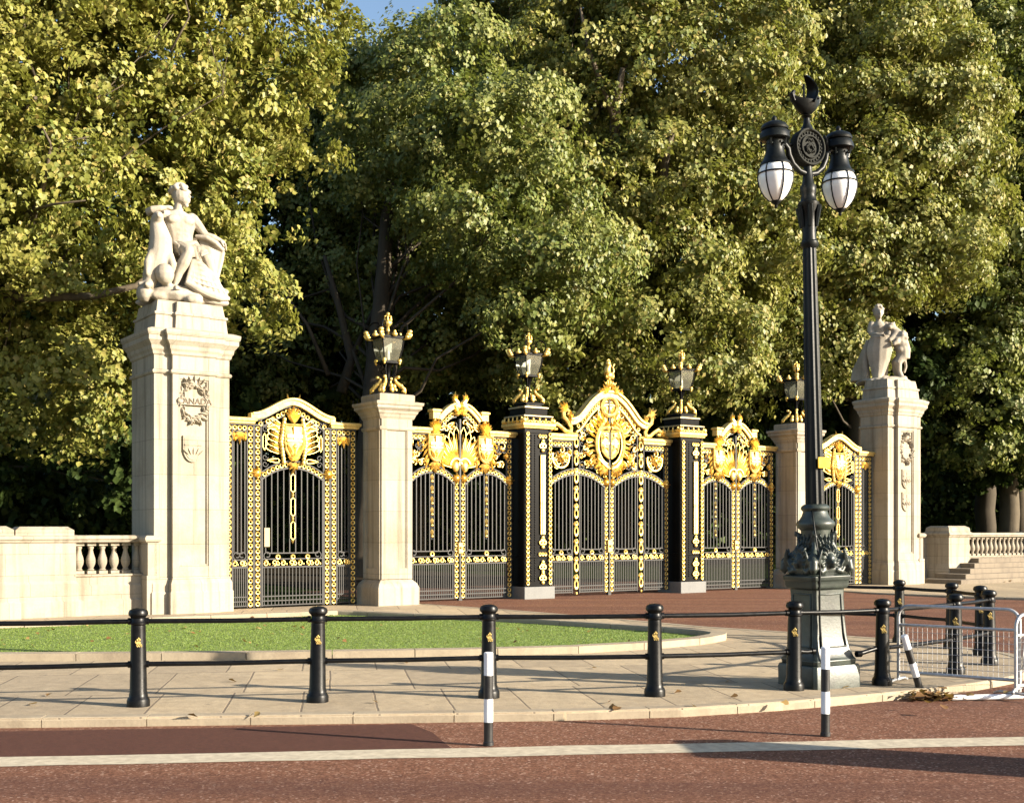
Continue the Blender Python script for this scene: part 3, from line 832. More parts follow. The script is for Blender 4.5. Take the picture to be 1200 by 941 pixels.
def iron_curls(mb,x0,x1,z0,z1,seed=1,n=4,gold=False):
    r=random.Random(seed)
    for i in range(n):
        x=r.uniform(x0+.05,x1-.05);z=r.uniform(z0+.05,z1-.05);f=r.choice((-1,1)); a=r.uniform(0,6.28)
        mb.tube(spiral(x,z,r.uniform(.07,.12),.03,a,a+f*PI*2,12,0),.014,5,1 if gold and i%3 else 0)
        if gold: mb.leaf(x,z,a+1,r.uniform(.09,.15),.05,-.02,.025,1,3,curl=f)

def pedestrian_gate(s,label):
    t=thing('pedestrian_gate',label,'gate',G(s),TH,group='gilded pedestrian gates')
    HW=1.58
    # fixed side panels
    for sg in(-1,1):
        b=MB()
        xi,xo=sg*1.03,sg*1.50
        for x in(.84,1.01): ring_col(b,sg*x,.03,4.03)
        ring_col(b,sg*1.50,.03,4.03)
        a,c=sorted((sg*1.09,sg*1.43))
        bars(b,a,c,4,1.2,3.9,.011)
        dog_bars(b,a,c,7); frieze(b,a,c,1.0,.13); base_scrolls(b,a,c)
        n=3
        for i in range(n): b.torus((lerp(a,c,(i+.5)/n),-.02,3.97),.043,.016,10,5,1)
        b.box(a,c,-.03,.03,3.89,3.91,0)
        acanthus(b,(a+c)/2,3.88,-PI/2,.27,.10,5,.9)
        for q in(a+.03,c-.03): b.leaf(q,3.9,-PI/2,.22,.07,-.02,.03,1,4)
        b.box(*sorted((sg*.78,sg*1.58)),-.05,.05,4.035,4.06,0)
        part=b.build('side_panel',MG,t,smooth=True,ang=40)
        c_=MB(); q0,q1=sorted((sg*.94,sg*1.62))
        rect(c_,[(0,4.06),(.015,4.07),(.02,4.11),(.05,4.13),(.055,4.19),(.0,4.205)],q0,q1,-.07,.07,0)
        c_.build('cornice',GOLDF,part,bevel=.004)
    # gate leaf
    g=MB(); fn=arch_fn(-.74,.74,2.88,3.14,2.0)
    for x in(-.735,.735): g.box(x-.016,x+.016,-.028,.028,.04,2.9,0)
    bars(g,-.72,.72,10,1.22,lambda x:fn(x),.011)
    frieze(g,-.72,.72,1.0,.15); dog_bars(g,-.72,.72,17); base_scrolls(g,-.72,.72)
    for x in(-.36,0,.36): g.torus((x,-.02,1.13),.045,.018,10,5,1)
    spear_chain(g,0,1.45,3.05,3)
    g.build('gate_leaf',MG,t,smooth=True,ang=40)
    q=MB(); q.box(-.70,-.57,-.06,-.045,1.36,1.78); q.build('notice_plate',SIGNW,t,bevel=.004)
    # overthrow with arms
    o=MB(); arch_band(o,fn,-.78,.78)
    top=ogee(-.98,4.31,0,4.68)+ogee(0,4.68,.98,4.31)[1:]
    ring_path(o,[p for p in top if abs(p[0])<.9],.26,.128)
    o.strip([(p[0],p[1]-.17) for p in top if abs(p[0])<.95],.022,-.03,.03,0)
    o.strip([(p[0],p[1]-.33) for p in top if abs(p[0])<.80],.03,-.03,.03,0)
    for sg in(-1,1):
        clasp(o,sg*.86,3.0,.95)
        o.box(sg*.755-.013,sg*.755+.013,-.025,.025,2.9,4.2,0)
        for i in range(6):
            a=PI/2-sg*(.85+.10*i); zz=3.42+.125*i
            loop_feather(o,sg*.24,zz,(PI/2-sg*(1.15)) ,.46-.02*i,.13)
        for zz in(3.28,4.02): loop_feather(o,sg*.62,zz,0 if sg<0 else PI,.3,.09)
        o.tube([(sg*.68,-.02,3.5),(sg*.72,-.02,3.58),(sg*.72,-.02,3.8),(sg*.68,-.02,3.88),(sg*.65,-.02,3.8),(sg*.65,-.02,3.58)],.012,5,1,closed=True)
        for zz in(3.2,3.35,3.98,4.1): o.tube(spiral(sg*.66,zz,.075,.02,0,sg*PI*2.2,12),.012,5,0)
        # pearled border beside the arms
        for i in range(14):
            tt=i/13; o.ell((sg*(.30-.10*math.sin(PI*(tt-.2))**2*0-.14*abs(tt-.45)),-.06,3.25+.95*tt),(.05,.05,.055),7,4,1)
    acanthus(o,0,3.30,PI/2,.22,.12,5,1.0,-.09); acanthus(o,0,3.22,-PI/2,.2,.1,5,1.1,-.06)
    acanthus(o,0,4.12,PI/2,.42,.10,5,.5,-.06)
    for sg in(-1,1): o.leaf(sg*.1,4.55,PI/2-sg*.25,.24,.06,-.06,.03,1,3)
    ov=o.build('overthrow',MG,t,smooth=True,ang=40)
    c=MB(); c.strip(top,.15,-.09,.09,0); c.strip([(p[0],p[1]+.012) for p in top],.05,-.12,.12,0)
    for sg in(-1,1): c.box(*sorted((sg*.9,sg*1.02)),-.10,.10,4.16,4.305,0)
    c.build('cornice',GOLDF,ov,bevel=.004)
    heraldic('coat_of_arms',ov,0,3.72,.44,.74,1,-.09)
    return t

def carriage_gate(s,label):
    t=thing('carriage_gate',label,'gate',G(s),TH,group='gilded carriage gates')
    for sg in(-1,1):
        g=MB(); a,c=sorted((sg*.17,sg*1.40)); fn=arch_fn(a,c,2.88,3.14,2.2)
        ring_col(g,sg*.095,.05,2.95); ring_col(g,sg*1.475,.03,4.03)
        bars(g,a,c,10,1.22,lambda x:fn(x),.011)
        frieze(g,a,c,1.0,.15); dog_bars(g,a,c,20); base_scrolls(g,a,c)
        m_=(a+c)/2
        g.torus((m_,-.02,1.15),.05,.02,10,5,1)
        spear_drops(g,m_,1.5,3.1,6)
        arch_band(g,fn,a-.03,c+.03,16)
        clasp(g,sg*1.46,2.98); clasp(g,sg*.10,3.0,.9)
        # upper field
        q0,q1=sorted((sg*.85,sg*1.41))
        iron_curls(g,q0,q1,3.3,3.95,5,14,True)
        clasp(g,sg*1.36,3.58,.55)
        n=5
        for i in range(n): g.torus((sg*lerp(.86,1.41,(i+.5)/n),-.02,3.97),.043,.016,10,5,1)
        g.box(*sorted((sg*.8,sg*1.54)),-.03,.03,3.895,3.915,0); g.box(*sorted((sg*.8,sg*1.54)),-.03,.03,4.03,4.055,0)
        iron_curls(g,*sorted((sg*.1,sg*.62)),4.1,4.45,8,7,True); iron_curls(g,*sorted((sg*.4,sg*.6)),3.25,3.6,9,4,True)
        # half of the central fan of feathers
        for i in range(7):
            aa=PI/2-sg*(.06+.19*i); L=1.02-.075*i
            loop_feather(g,sg*.05,3.24,aa,L,.17)
            g.leaf(sg*.05,3.24,aa-sg*.095,L*.9,.07,-.015,.03,1,4)
        g.ell((sg*.13,-.05,3.28),(.10,.06,.14),8,5,1); g.tube(arc(sg*.12,3.28,.17,PI*.1,PI*.95,10,1,1.2,-.05),.03,5,1)
        # mantling left and right of the arms
        for i in range(5):
            for k in(-1,1):
                g.leaf(sg*.72+k*.16,4.0-.13*i,-PI/2+k*(.85-.12*i),.32,.075,-.03,.035,1,4)
        acanthus(g,sg*.72,3.36,-PI/2,.26,.12,5,1.0,-.06)
        acanthus(g,sg*.72,4.06,PI/2,.22,.09,5,1.1,-.06)
        crown(g,sg*.72,4.2,.75)
        acanthus(g,sg*.72,4.08,PI/2,.36,.08,7,.6,-.09)
        lf=g.build('gate_leaf',MG,t,smooth=True,ang=40)
        heraldic('coat_of_arms',lf,sg*.72,3.72,.40,.64,2,-.09)
        k=MB(); q0,q1=sorted((sg*.88,sg*1.62))
        rect(k,[(0,4.06),(.015,4.07),(.02,4.11),(.05,4.13),(.055,4.19),(.0,4.205)],q0,q1,-.07,.07,0)
        # raking pediment arm ending in an upturned block
        arm=[(sg*lerp(.64,.10,i/8),4.47+.36*math.sin(PI/2*i/8)**1.0) for i in range(9)]
        arm.sort()
        k.strip(arm,.13,-.08,.08,0); k.strip([(p[0],p[1]+.01) for p in arm],.045,-.11,.11,0)
        q0,q1=sorted((sg*.60,sg*.80)); rect(k,[(0,4.42),(.0,4.58),(.03,4.60),(.03,4.64),(0,4.66)],q0,q1,-.1,.1,0)
        k.build('cornice',GOLDF,lf,bevel=.004)
        e=MB(); ring_path(e,arm,.23,.12); e.strip([(p[0],p[1]-.16) for p in arm],.02,-.03,.03,0); e.strip([(p[0],p[1]-.32) for p in arm],.03,-.03,.03,0)
        for i in range(2): loop_feather(e,sg*(.18+.22*i),4.36-.08*i,-sg*.6 if sg>0 else PI+.6,.2,.07)
        # flame-like finial
        e.tube([(sg*.05,-.03,4.62),(sg*.12,-.04,4.72),(sg*.09,-.04,4.84),(sg*.16,-.04,4.92),(sg*.20,-.03,5.0)],[.06,.09,.08,.06,.02],7,1)
        for aa,LL in((.25,.26),(.55,.2),(-.1,.2),(.95,.16)): e.leaf(sg*.14,4.86,PI/2-sg*aa,LL,.07,-.05,.04,1,4,curl=sg*.4)
        e.ell((sg*.10,-.05,4.76),(.11,.09,.11),8,6,1); acanthus(e,sg*.05,4.55,PI/2-sg*.5,.22,.1,4,.9,-.06)
        e.build('crest',MG,lf,smooth=True,ang=40)
        hb=MB(); 
        for zz in(.5,1.9,3.4): hb.lathe([(.03,zz),(.03,zz+.12)],8,sg*1.56,0)
        hb.build('hinge',PIERBLK,lf)
    m_=MB(); m_.box(-.022,.022,-.05,.04,.02,4.45); m_.box(-.05,.05,-.06,.03,-.02,.10); m_.build('meeting_stile',IRON,t,bevel=.004)
    k=MB(); k.box(-.06,.06,-.08,.05,1.16,1.42); k.ell((.0,-.1,1.3),(.03,.03,.03)); k.build('lock_box',GOLDF,t,bevel=.006)
    return t

def chain_col(mb,x,z0,z1):
    """openwork column of gilded links, alternately round and long"""
    for s_ in(-1,1): mb.box(x+s_*.115-.011,x+s_*.115+.011,-.025,.025,z0,z1,0)
    n=int((z1-z0)/.42); p=(z1-z0)/n
    for i in range(n):
        zc=z0+p*(i+.5)
        mb.torus((x,-.03,zc),.06,.02,12,5,1,sz=1.9)
        mb.torus((x,-.03,zc+p*.5-.03),.045,.02,10,5,1)
        for k in(-1,1): mb.tube([(x+k*.02,-.03,zc+.13),(x+k*.09,-.03,zc+.19),(x+k*.03,-.03,zc+.25)],.014,4,1)
        mb.ell((x,-.04,zc-p*.5),(.03,.03,.04),7,4,1)
def central_gate(label):
    t=thing('ceremonial_gate',label,'gate',G(0),TH)
    for sg in(-1,1):
        g=MB(); a,c=sorted((sg*.17,sg*1.96)); fn=arch_fn(a,c,2.90,3.2,2.0)
        ring_col(g,sg*.095,.07,2.95); ring_col(g,sg*2.04,.07,4.03); chain_col(g,sg*1.11,.07,4.25)
        for q in((.17,.99),(1.23,1.96)):
            x0,x1=sorted((sg*q[0],sg*q[1]))
            bars(g,x0,x1,7 if q[0]<1 else 6,1.22,lambda x:fn(x),.011)
            frieze(g,x0,x1,1.0,.15); dog_bars(g,x0,x1,13 if q[0]<1 else 12,.1); base_scrolls(g,x0,x1)
            g.torus(((x0+x1)/2,-.02,1.14),.05,.02,10,5,1)
        arch_band(g,fn,a-.04,c+.04,24)
        clasp(g,sg*2.02,2.98); clasp(g,sg*.10,3.0,.9)
        # square rosette panel under the shoulder
        q0,q1=sorted((sg*1.26,sg*1.96)); m_=(q0+q1)/2
        g.box(q0,q1,-.03,.03,3.88,3.905,0); g.box(q0,q1,-.03,.03,4.03,4.055,0)
        n=6
        for i in range(n): g.torus((lerp(q0,q1,(i+.5)/n),-.02,3.965),.043,.016,10,5,1)
        iron_curls(g,q0,q1,3.3,3.86,11,16,True)
        for i in range(8): g.leaf(m_,3.62,i*PI/4,.15,.08,-.03,.04,1,4)
        g.ell((m_,-.07,3.62),(.05,.04,.05),8,5,1)
        for k in(-1,1):
            g.tube(arc(m_,3.62,.27,PI*1.5,PI*1.5+k*PI*.62,10,1,1,-.02),[.03]*6+[.025]*4+[.012],5,1)
        # half of the great oval wreath: two rows of curled leaves on a moulded rim
        rq=random.Random(31+sg)
        for i in range(15):
            aa=-PI/2+sg*(.22+2.5*i/14)
            for row,(rx,rz,L) in enumerate(((.50,.66,.30),(.40,.55,.16))):
                x=rx*math.cos(aa); z=4.02+rz*math.sin(aa)
                ad=math.atan2(rz*math.sin(aa),rx*math.cos(aa))
                g.leaf(x,z,ad+sg*.5*(1 if row==0 else -1)+rq.uniform(-.15,.15),L*rq.uniform(.85,1.2),.085-.02*row,-.03-.02*row,.04,1,5,curl=-sg*.9*(1 if row==0 else -1))
            if i%2==0: loop_feather(g,.56*math.cos(aa),4.02+.72*math.sin(aa),math.atan2(.7*math.sin(aa),.56*math.cos(aa)),.2,.1)
        ov=[(.47*math.cos(-PI/2+sg*lerp(.2,2.75,i/20)),-.08,4.02+.61*math.sin(-PI/2+sg*lerp(.2,2.75,i/20))) for i in range(21)]
        g.tube(ov,.042,6,1); g.tube([(p[0]*.86,-.07,4.02+(p[2]-4.02)*.88) for p in ov],.022,5,1)
        # half shield with quarterings, helm and mantling above
        hs=[(sg*.03,4.36),(sg*.30,4.36),(sg*.30,3.98),(sg*.26,3.82),(sg*.16,3.70),(sg*.03,3.63)]
        g.dome(hs if sg<0 else hs[::-1],-.05,.05,2); g.tube([(p[0],-.075,p[1]) for p in hs],.024,6,1)
        g.box(*sorted((sg*.03,sg*.30)),-.095,-.06,4.02,4.06,1)
        for zz in(4.2,3.9): 
            g.tube([(sg*.08,-.085,zz-.06),(sg*.13,-.10,zz+.02),(sg*.2,-.10,zz+.03),(sg*.24,-.09,zz-.03),(sg*.25,-.085,zz-.08)],[.018,.035,.035,.03,.012],6,1)
            g.ell((sg*.12,-.10,zz+.07),(.035,.03,.035),7,5,1); g.tube([(sg*.24,-.09,zz),(sg*.27,-.09,zz+.06),(sg*.23,-.09,zz+.09)],.012,4,1)
        g.tube([(sg*.03,-.08,4.44),(sg*.16,-.09,4.46),(sg*.28,-.08,4.42),(sg*.36,-.07,4.34)],[.06,.055,.04,.015],6,1)
        acanthus(g,sg*.10,4.45,PI/2-sg*.3,.2,.08,4,.7,-.08)
        acanthus(g,sg*.15,3.40,-PI/2+sg*.7,.3,.13,5,.9,-.06); acanthus(g,sg*.3,3.5,-PI/2+sg*1.2,.26,.1,4,.7,-.05)
        g.tube([(sg*.03,-.08,3.36),(sg*.16,-.09,3.42),(sg*.32,-.08,3.55),(sg*.42,-.06,3.66)],[.04,.07,.06,.03],7,1)
        for i in range(3): g.leaf(sg*(.62+.02*i),3.45+.22*i,PI/2-sg*.5,.22,.09,-.02,.04,1,4,curl=-sg*.8)
        # shell at the head
        for i in range(6): loop_feather(g,sg*.04,5.02,-PI/2+sg*(.08+.24*i),.58-.05*i,.14)
        g.tube(arc(0,5.02,.26,PI/2,PI/2-sg*PI,12,1,.95,-.05),.055,6,1)
        iron_curls(g,*sorted((sg*.30,sg*.98)),4.35,4.9,21,13,True); iron_curls(g,*sorted((sg*.3,sg*.98)),3.28,3.65,22,11,True); iron_curls(g,*sorted((sg*.7,sg*1.0)),3.6,4.4,23,9,True)
        for zz in(3.4,3.7,4.0,4.3): g.tube(spiral(sg*.90,zz,.08,.02,0,sg*PI*2,12),.012,5,0)
        lf=g.build('gate_leaf',MG,t,smooth=True,ang=40)
        k=MB(); q0,q1=sorted((sg*1.19,sg*2.14))
        rect(k,[(0,4.06),(.015,4.07),(.02,4.13),(.05,4.15),(.055,4.22),(.0,4.235)],q0,q1,-.07,.07,0)
        arm=[(0,5.44),(.12,5.44),(.28,5.40),(.45,5.31),(.60,5.20),(.74,5.07),(.86,4.94),(.97,4.82),(1.08,4.72),(1.2,4.66),(1.33,4.64)]
        arm=[(sg*x,z) for x,z in arm]; arm.sort()
        k.strip(arm,.17,-.09,.09,0); k.strip([(p[0],p[1]+.012) for p in arm],.06,-.13,.13,0)
        k.strip([(p[0]*.93,p[1]-.34) for p in arm if abs(p[0])<1.25],.05,-.05,.05,0)
        k.build('cornice',GOLDF,lf,bevel=.004)
        e=MB(); ring_path(e,[p for p in arm if abs(p[0])<1.28],.255,.125)
        ring_path(e,[p for p in arm if abs(p[0])>.8],.42,.14,.036)
        e.build('crest',MG,lf,smooth=True,ang=40); e=MB()
        # scroll bracket rising from the shoulder
        e.tube([(sg*1.30,-.02,4.26),(sg*1.27,-.02,4.40),(sg*1.36,-.02,4.54),(sg*1.50,-.02,4.66),(sg*1.52,-.02,4.80),(sg*1.42,-.02,4.88),(sg*1.33,-.02,4.82),(sg*1.37,-.02,4.74)],[.06,.055,.055,.055,.06,.055,.04,.03],6,1)
        e.tube([(sg*1.30,-.02,4.28),(sg*1.45,-.02,4.30),(sg*1.62,-.02,4.42),(sg*1.74,-.02,4.48),(sg*1.84,-.02,4.42),(sg*1.80,-.02,4.33),(sg*1.72,-.02,4.35)],[.05,.05,.05,.055,.05,.04,.03],6,1)
        e.tube([(sg*1.84,-.02,4.44),(sg*1.96,-.02,4.36),(sg*2.1,-.02,4.27)],[.045,.04,.03],6,1)
        acanthus(e,sg*1.42,4.84,PI/2-sg*.9,.32,.1,5,.7,-.03); acanthus(e,sg*1.28,4.66,PI/2+.2,.2,.08,3,.6,-.03)
        acanthus(e,sg*1.9,4.3,PI/2-sg*.4,.22,.08,5,.9,-.03); acanthus(e,sg*1.3,4.5,PI/2+sg*.4,.22,.09,4,.6,-.03)
        e.build('scroll_bracket',MG,lf,smooth=True,ang=40); e=MB()
        acanthus(e,sg*.12,5.38,PI/2-sg*.6,.26,.1,5,.8,-.1); acanthus(e,sg*.35,5.36,PI/2-sg*.2,.16,.07,3,.6,-.08)
        e.build('crown_leaves',MG,lf,smooth=True,ang=40)
        hb=MB()
        for zz in(.5,1.9,3.4): hb.lathe([(.03,zz),(.03,zz+.12)],8,sg*2.12,0)
        hb.build('hinge',PIERBLK,lf)
    m_=MB(); m_.box(-.022,.022,-.06,.04,.04,5.2); m_.box(-.05,.05,-.06,.03,-.02,.12); m_.build('meeting_stile',IRON,t,bevel=.004)
    k=MB(); k.box(-.075,.075,-.09,.05,1.14,1.46); k.ell((0,-.11,1.3),(.035,.035,.035)); k.build('lock_box',GOLDF,t,bevel=.006)
    # crowned beast on top
    f=MB(); crown(f,0,5.52,.95,-.02); f.ell((0,-.02,5.86),(.13,.1,.10)); f.tube([(-.06,-.02,5.86),(-.05,-.02,6.02),(.0,-.02,6.12),(.04,-.03,6.16)],[.09,.085,.07,.04],8)
    f.ell((-.05,-.05,6.17),(.07,.07,.07)); f.tube([(.10,0,5.88),(.19,0,5.98),(.15,0,6.1),(.2,0,6.18)],[.03,.025,.02,.03],6)
    for x in(-.1,-.02,.08,.13): f.tube([(x,-.04,5.9),(x-.01,-.05,5.76)],.03,5)
    f.tube([(-.1,-.03,6.22),(-.02,-.03,6.28),(.03,-.03,6.22)],.02,5)
    f.build('finial',GOLD,t,smooth=True)
    return t

def iron_pier(s,label,inner):
    t=thing('iron_gate_pier',label,'gate pier',G(s),TH,group='black iron piers of the central gate')
    b=MB(); b.box(-.47,.47,-.50,.47,-.05,.30); b.build('base_block',GREYSTONE,t,bevel=.012)
    c=MB(); c.box(-.40,.40,-.40,.40,.30,4.28)
    for M in range(4):
        R=Matrix.Rotation(M*PI/2,4,'Z')
        for x in(-.385,.385): c.box(x-.03,x+.03,-.43,-.38,.301,4.281,M=R)
        for z in(.34,1.06,4.2): c.box(-.36,.36,-.425,-.38,z-.03,z+.03,M=R)
        # riveted diaper of small bosses on the black faces
        for i in range(2):
            for k in range(58):
                c.ell((lerp(-.27,-.13,i) if M!=0 else lerp(-.2,-.09,i),-.405,.46+k*.064),(.022,.018,.026),6,4,M=R)
    c.build('shaft',PIERBLK,t,bevel=.004)
    g=MB()
    ring_col(g,-.335*inner,.34,4.2,.10,.115,False,-.43)
    ring_col(g,.36*inner,.34,4.2,.08,.115,False,-.43)
    # gilded pilaster: two long bars between scrolls
    px_=.14*inner
    for k in(-1,1): g.box(px_+k*.05-.018,px_+k*.05+.018,-.45,-.40,1.62,3.62,1)
    g.box(px_-.014,px_+.014,-.455,-.40,1.62,3.62,1)
    for zc in(3.86,1.42,.80,.52):
        for k in(-1,1): g.tube(spiral(px_+k*.055,zc,.075,.025,PI/2,PI/2+k*PI*2.2,14,-.43),.022,5,1)
        g.ell((px_,-.44,zc+.12),(.05,.03,.05),8,5,1); g.ell((px_,-.44,zc-.12),(.05,.03,.05),8,5,1)
    for k in(-1,0,1): g.torus((px_+k*.085,-.43,1.12),.036,.015,10,5,1)
    for k in(-1,0,1): g.torus((px_+k*.085,-.43,4.1),.036,.015,10,5,1)
    g.build('gilded_panel',MG,t,smooth=True,ang=40)
    k=MB(); rect(k,[(.0,4.282),(.03,4.29),(.04,4.33),(.07,4.35),(.07,4.42),(.02,4.44)],-.43,.43,-.43,.43)
    k.build('gilded_cornice',GOLDF,t,bevel=.004)
    e=MB()
    for M in range(4):
        R=Matrix.Rotation(M*PI/2,4,'Z')
        q=MB()
        for i in range(5): acanthus(q,-.38+.19*i,4.42,PI/2,.17,.08,3,.8,-.46,.03)
        e.add(q.v,q.f,0,R)
        e.ell((.45*(1 if M%2 else -1),.45*(1 if M>1 else -1),4.48),(.07,.07,.08),8,5)
    e.build('foliage_cresting',GOLD,t,smooth=True)
    q=MB(); q.sqloft([(.40,4.40),(.42,4.56),(.40,4.57),(.40,4.62)]); q.sqloft([(.34,4.62),(.35,4.80)]); q.sqloft([(.25,4.86),(.24,4.92)])
    q.build('cap',PIERBLK,t,bevel=.006)
    q=MB(); rect(q,[(0,4.575),(.035,4.585),(.035,4.61),(0,4.63)],-.42,.42,-.42,.42); rect(q,[(.0,4.80),(.03,4.81),(.03,4.84),(-.02,4.865)],-.34,.34,-.34,.34)
    q.build('cap_moulding',simple('cap_bronze_'+str(inner),(.24,.19,.1),.35,.5,.2,10,.05),t,bevel=.003)
    return t
pedestrian_gate(-9.12,'gilded pedestrian gate beside the CANADA pillar at the left')
g2=copy_tree([o for o in COL.objects if o.name=='pedestrian_gate'][0]); g2.location=G(9.12); g2['label']='gilded pedestrian gate partly hidden by the street lamp at the right'
carriage_gate(-4.70,'gilded double carriage gate between left stone pier and black iron pier')
g2=copy_tree([o for o in COL.objects if o.name=='carriage_gate'][0]); g2.location=G(4.70); g2['label']='gilded double carriage gate just left of the tall street lamp'
central_gate('tall arched gilded central gate crowned by a wreathed coat of arms')
iron_pier(-2.62,'black iron gate pier with gilded panel left of the central gate',1)
iron_pier(2.62,'black iron gate pier with gilded panel right of the central gate',1)
# ------------------------------------------------------------------ statues (carved stone, melted into continuous surfaces)
def rot(ax,deg): return Matrix.Rotation(math.radians(deg),3,ax)
t=thing('stone_statue','pale stone statue of a seated boy leaning on a seal, on the CANADA pillar','statue',G(-11.47,-.2,6.46),TH); t.scale=(1.04,1.04,1.03)
f=MB()
f.loft([[(cx+rx*math.cos(2*PI*j/16),cy+ry*math.sin(2*PI*j/16),z) for j in range(16)] for z,cx,cy,rx,ry in
  [(1.14,-.15,-.02,.25,.19),(1.28,-.15,-.02,.285,.20),(1.42,-.16,-.03,.26,.185),(1.56,-.17,-.02,.275,.185),(1.72,-.18,-.01,.325,.20),(1.86,-.19,0,.345,.20),(1.96,-.2,.02,.29,.165),(2.04,-.2,.02,.15,.12)]])
f.ell((-.33,-.15,1.82),(.155,.085,.10)); f.ell((-.05,-.15,1.82),(.155,.085,.10)); 
for z_ in (1.62,1.52,1.42):
    for x_ in (-.225,-.11): f.ell((x_,-.175,z_),(.062,.04,.05),8,6)
f.ell((-.165,-.185,1.35),(.022,.02,.022),6,4)
f.ell((-.47,.02,1.94),(.13,.13,.13)); f.ell((.09,.02,1.92),(.13,.13,.13))
f.tube([(-.2,.02,2.02),(-.18,-.01,2.22)],[.105,.095],10)
# head turned to the right of the picture
f.ell((-.15,-.02,2.36),(.175,.185,.21),14,10,0,rot('Z',35)); f.ell((-.10,-.10,2.28),(.13,.11,.12))
f.tube([(-.035,-.155,2.38),(-.015,-.185,2.32),(-.03,-.165,2.295)],[.022,.034,.02],7)
f.ell((-.045,-.14,2.425),(.06,.03,.022),8,5,0,rot('Z',35)); f.ell((-.05,-.15,2.235),(.045,.03,.016),8,5,0,rot('Z',35)); f.ell((-.06,-.15,2.205),(.04,.03,.016),8,5,0,rot('Z',35)); f.ell((-.07,-.12,2.15),(.05,.05,.045))
f.ell((-.22,-.15,2.34),(.03,.035,.055))
rr=random.Random(4)
# right arm on the seal, left arm resting on the rudder
f.tube([(-.45,.0,1.95),(-.62,-.05,1.93),(-.86,-.10,1.90)],[.12,.105,.085],9)
f.tube([(-.86,-.10,1.90),(-.80,-.22,1.93),(-.66,-.30,1.97),(-.56,-.30,1.99)],[.085,.085,.065,.05],9); f.ell((-.50,-.31,2.0),(.10,.06,.05))
f.tube([(.10,.0,1.92),(.22,-.02,1.78),(.38,-.02,1.60)],[.125,.11,.085],9)
f.tube([(.38,-.02,1.60),(.52,-.10,1.56),(.66,-.16,1.50)],[.09,.08,.055],9)
for i in range(4): f.tube([(.66+.02*i,-.20+.035*i,1.50),(.73+.012*i,-.22+.035*i,1.44),(.75+.008*i,-.22+.035*i,1.33-.015*abs(i-1.5))],[.03,.027,.02],6)
f.tube([(.63,-.22,1.48),(.66,-.27,1.41),(.68,-.28,1.36)],[.03,.027,.02],6); f.ell((.67,-.16,1.48),(.08,.08,.05))
# legs
f.tube([(-.26,-.02,1.22),(-.2,-.30,1.20),(-.17,-.52,1.12)],[.19,.165,.125],10); f.ell((-.17,-.54,1.11),(.115,.11,.12))
f.tube([(-.17,-.54,1.09),(-.26,-.50,.86),(-.34,-.44,.66),(-.40,-.42,.42)],[.11,.12,.09,.065],10)
f.tube([(-.40,-.38,.36),(-.42,-.52,.32),(-.43,-.62,.30)],[.08,.075,.05],8)
for i in range(4): f.ell((-.48+.032*i,-.66+.008*i,.29),(.02,.04,.022))
f.tube([(-.05,-.02,1.22),(.10,-.25,1.2),(.22,-.42,1.10)],[.19,.16,.12],10)
f.tube([(.22,-.42,1.10),(.36,-.40,.8),(.52,-.40,.48)],[.115,.11,.065],10); f.tube([(.52,-.40,.44),(.60,-.50,.38),(.64,-.58,.35)],[.07,.065,.045],8)
sculpt('figure',f,STATUE,t,.015,3)
h=MB()
for i in range(46):
    a=rr.uniform(0,6.28); e=rr.uniform(.05,1.45)
    p=Vector((-.165+.185*math.cos(a)*math.cos(e),.01+.185*math.sin(a)*math.cos(e),2.40+.20*math.sin(e)))
    if p.y<-.10 and p.z<2.46: continue
    h.ell(p,(.062,.062,.05),7,5)
h.ell((-.165,.02,2.41),(.175,.175,.185),12,8)
sculpt('hair',h,STATUE,t,.014,1)
d=MB()
d.tube([(-.42,-.02,1.30),(-.30,-.22,1.28),(-.15,-.28,1.30),(.02,-.24,1.34),(.14,-.06,1.42)],[.06,.07,.06,.07,.05],8)
for i in range(6): d.tube([(-.36+.09*i,-.22,1.32),(-.32+.08*i,-.40-.02*(i%2),1.22),(-.30+.09*i,-.42,1.02-.05*(i%3))],[.05,.045,.03],6)
d.tube([(.12,-.1,1.42),(.16,-.26,1.25),(.12,-.34,1.0),(.16,-.36,.8)],[.06,.06,.05,.03],7)
sculpt('loincloth',d,STATUE,t,.016,1)
s=MB()
s.tube([(-.92,-.28,.30),(-.86,-.28,.55),(-.72,-.25,.80),(-.64,-.22,1.1),(-.63,-.2,1.36),(-.68,-.2,1.58),(-.72,-.24,1.74),(-.73,-.36,1.80),(-.73,-.46,1.79)],[.10,.17,.235,.25,.225,.175,.13,.10,.05],14)
s.ell((-.72,-.28,1.76),(.125,.15,.11)); s.tube([(-.84,-.3,1.05),(-.95,-.38,.8),(-.99,-.42,.55)],[.08,.09,.03],8); s.tube([(-.50,-.38,1.05),(-.47,-.46,.8),(-.49,-.5,.6)],[.07,.09,.03],8)
s.tube([(-.92,-.28,.4),(-1.05,-.34,.34),(-1.14,-.36,.38)],[.1,.09,.03],8); s.tube([(-.9,-.35,.4),(-1.0,-.48,.32),(-1.05,-.56,.34)],[.09,.08,.03],8)
sculpt('seal',s,STATUE,t,.025,3)
n=MB()
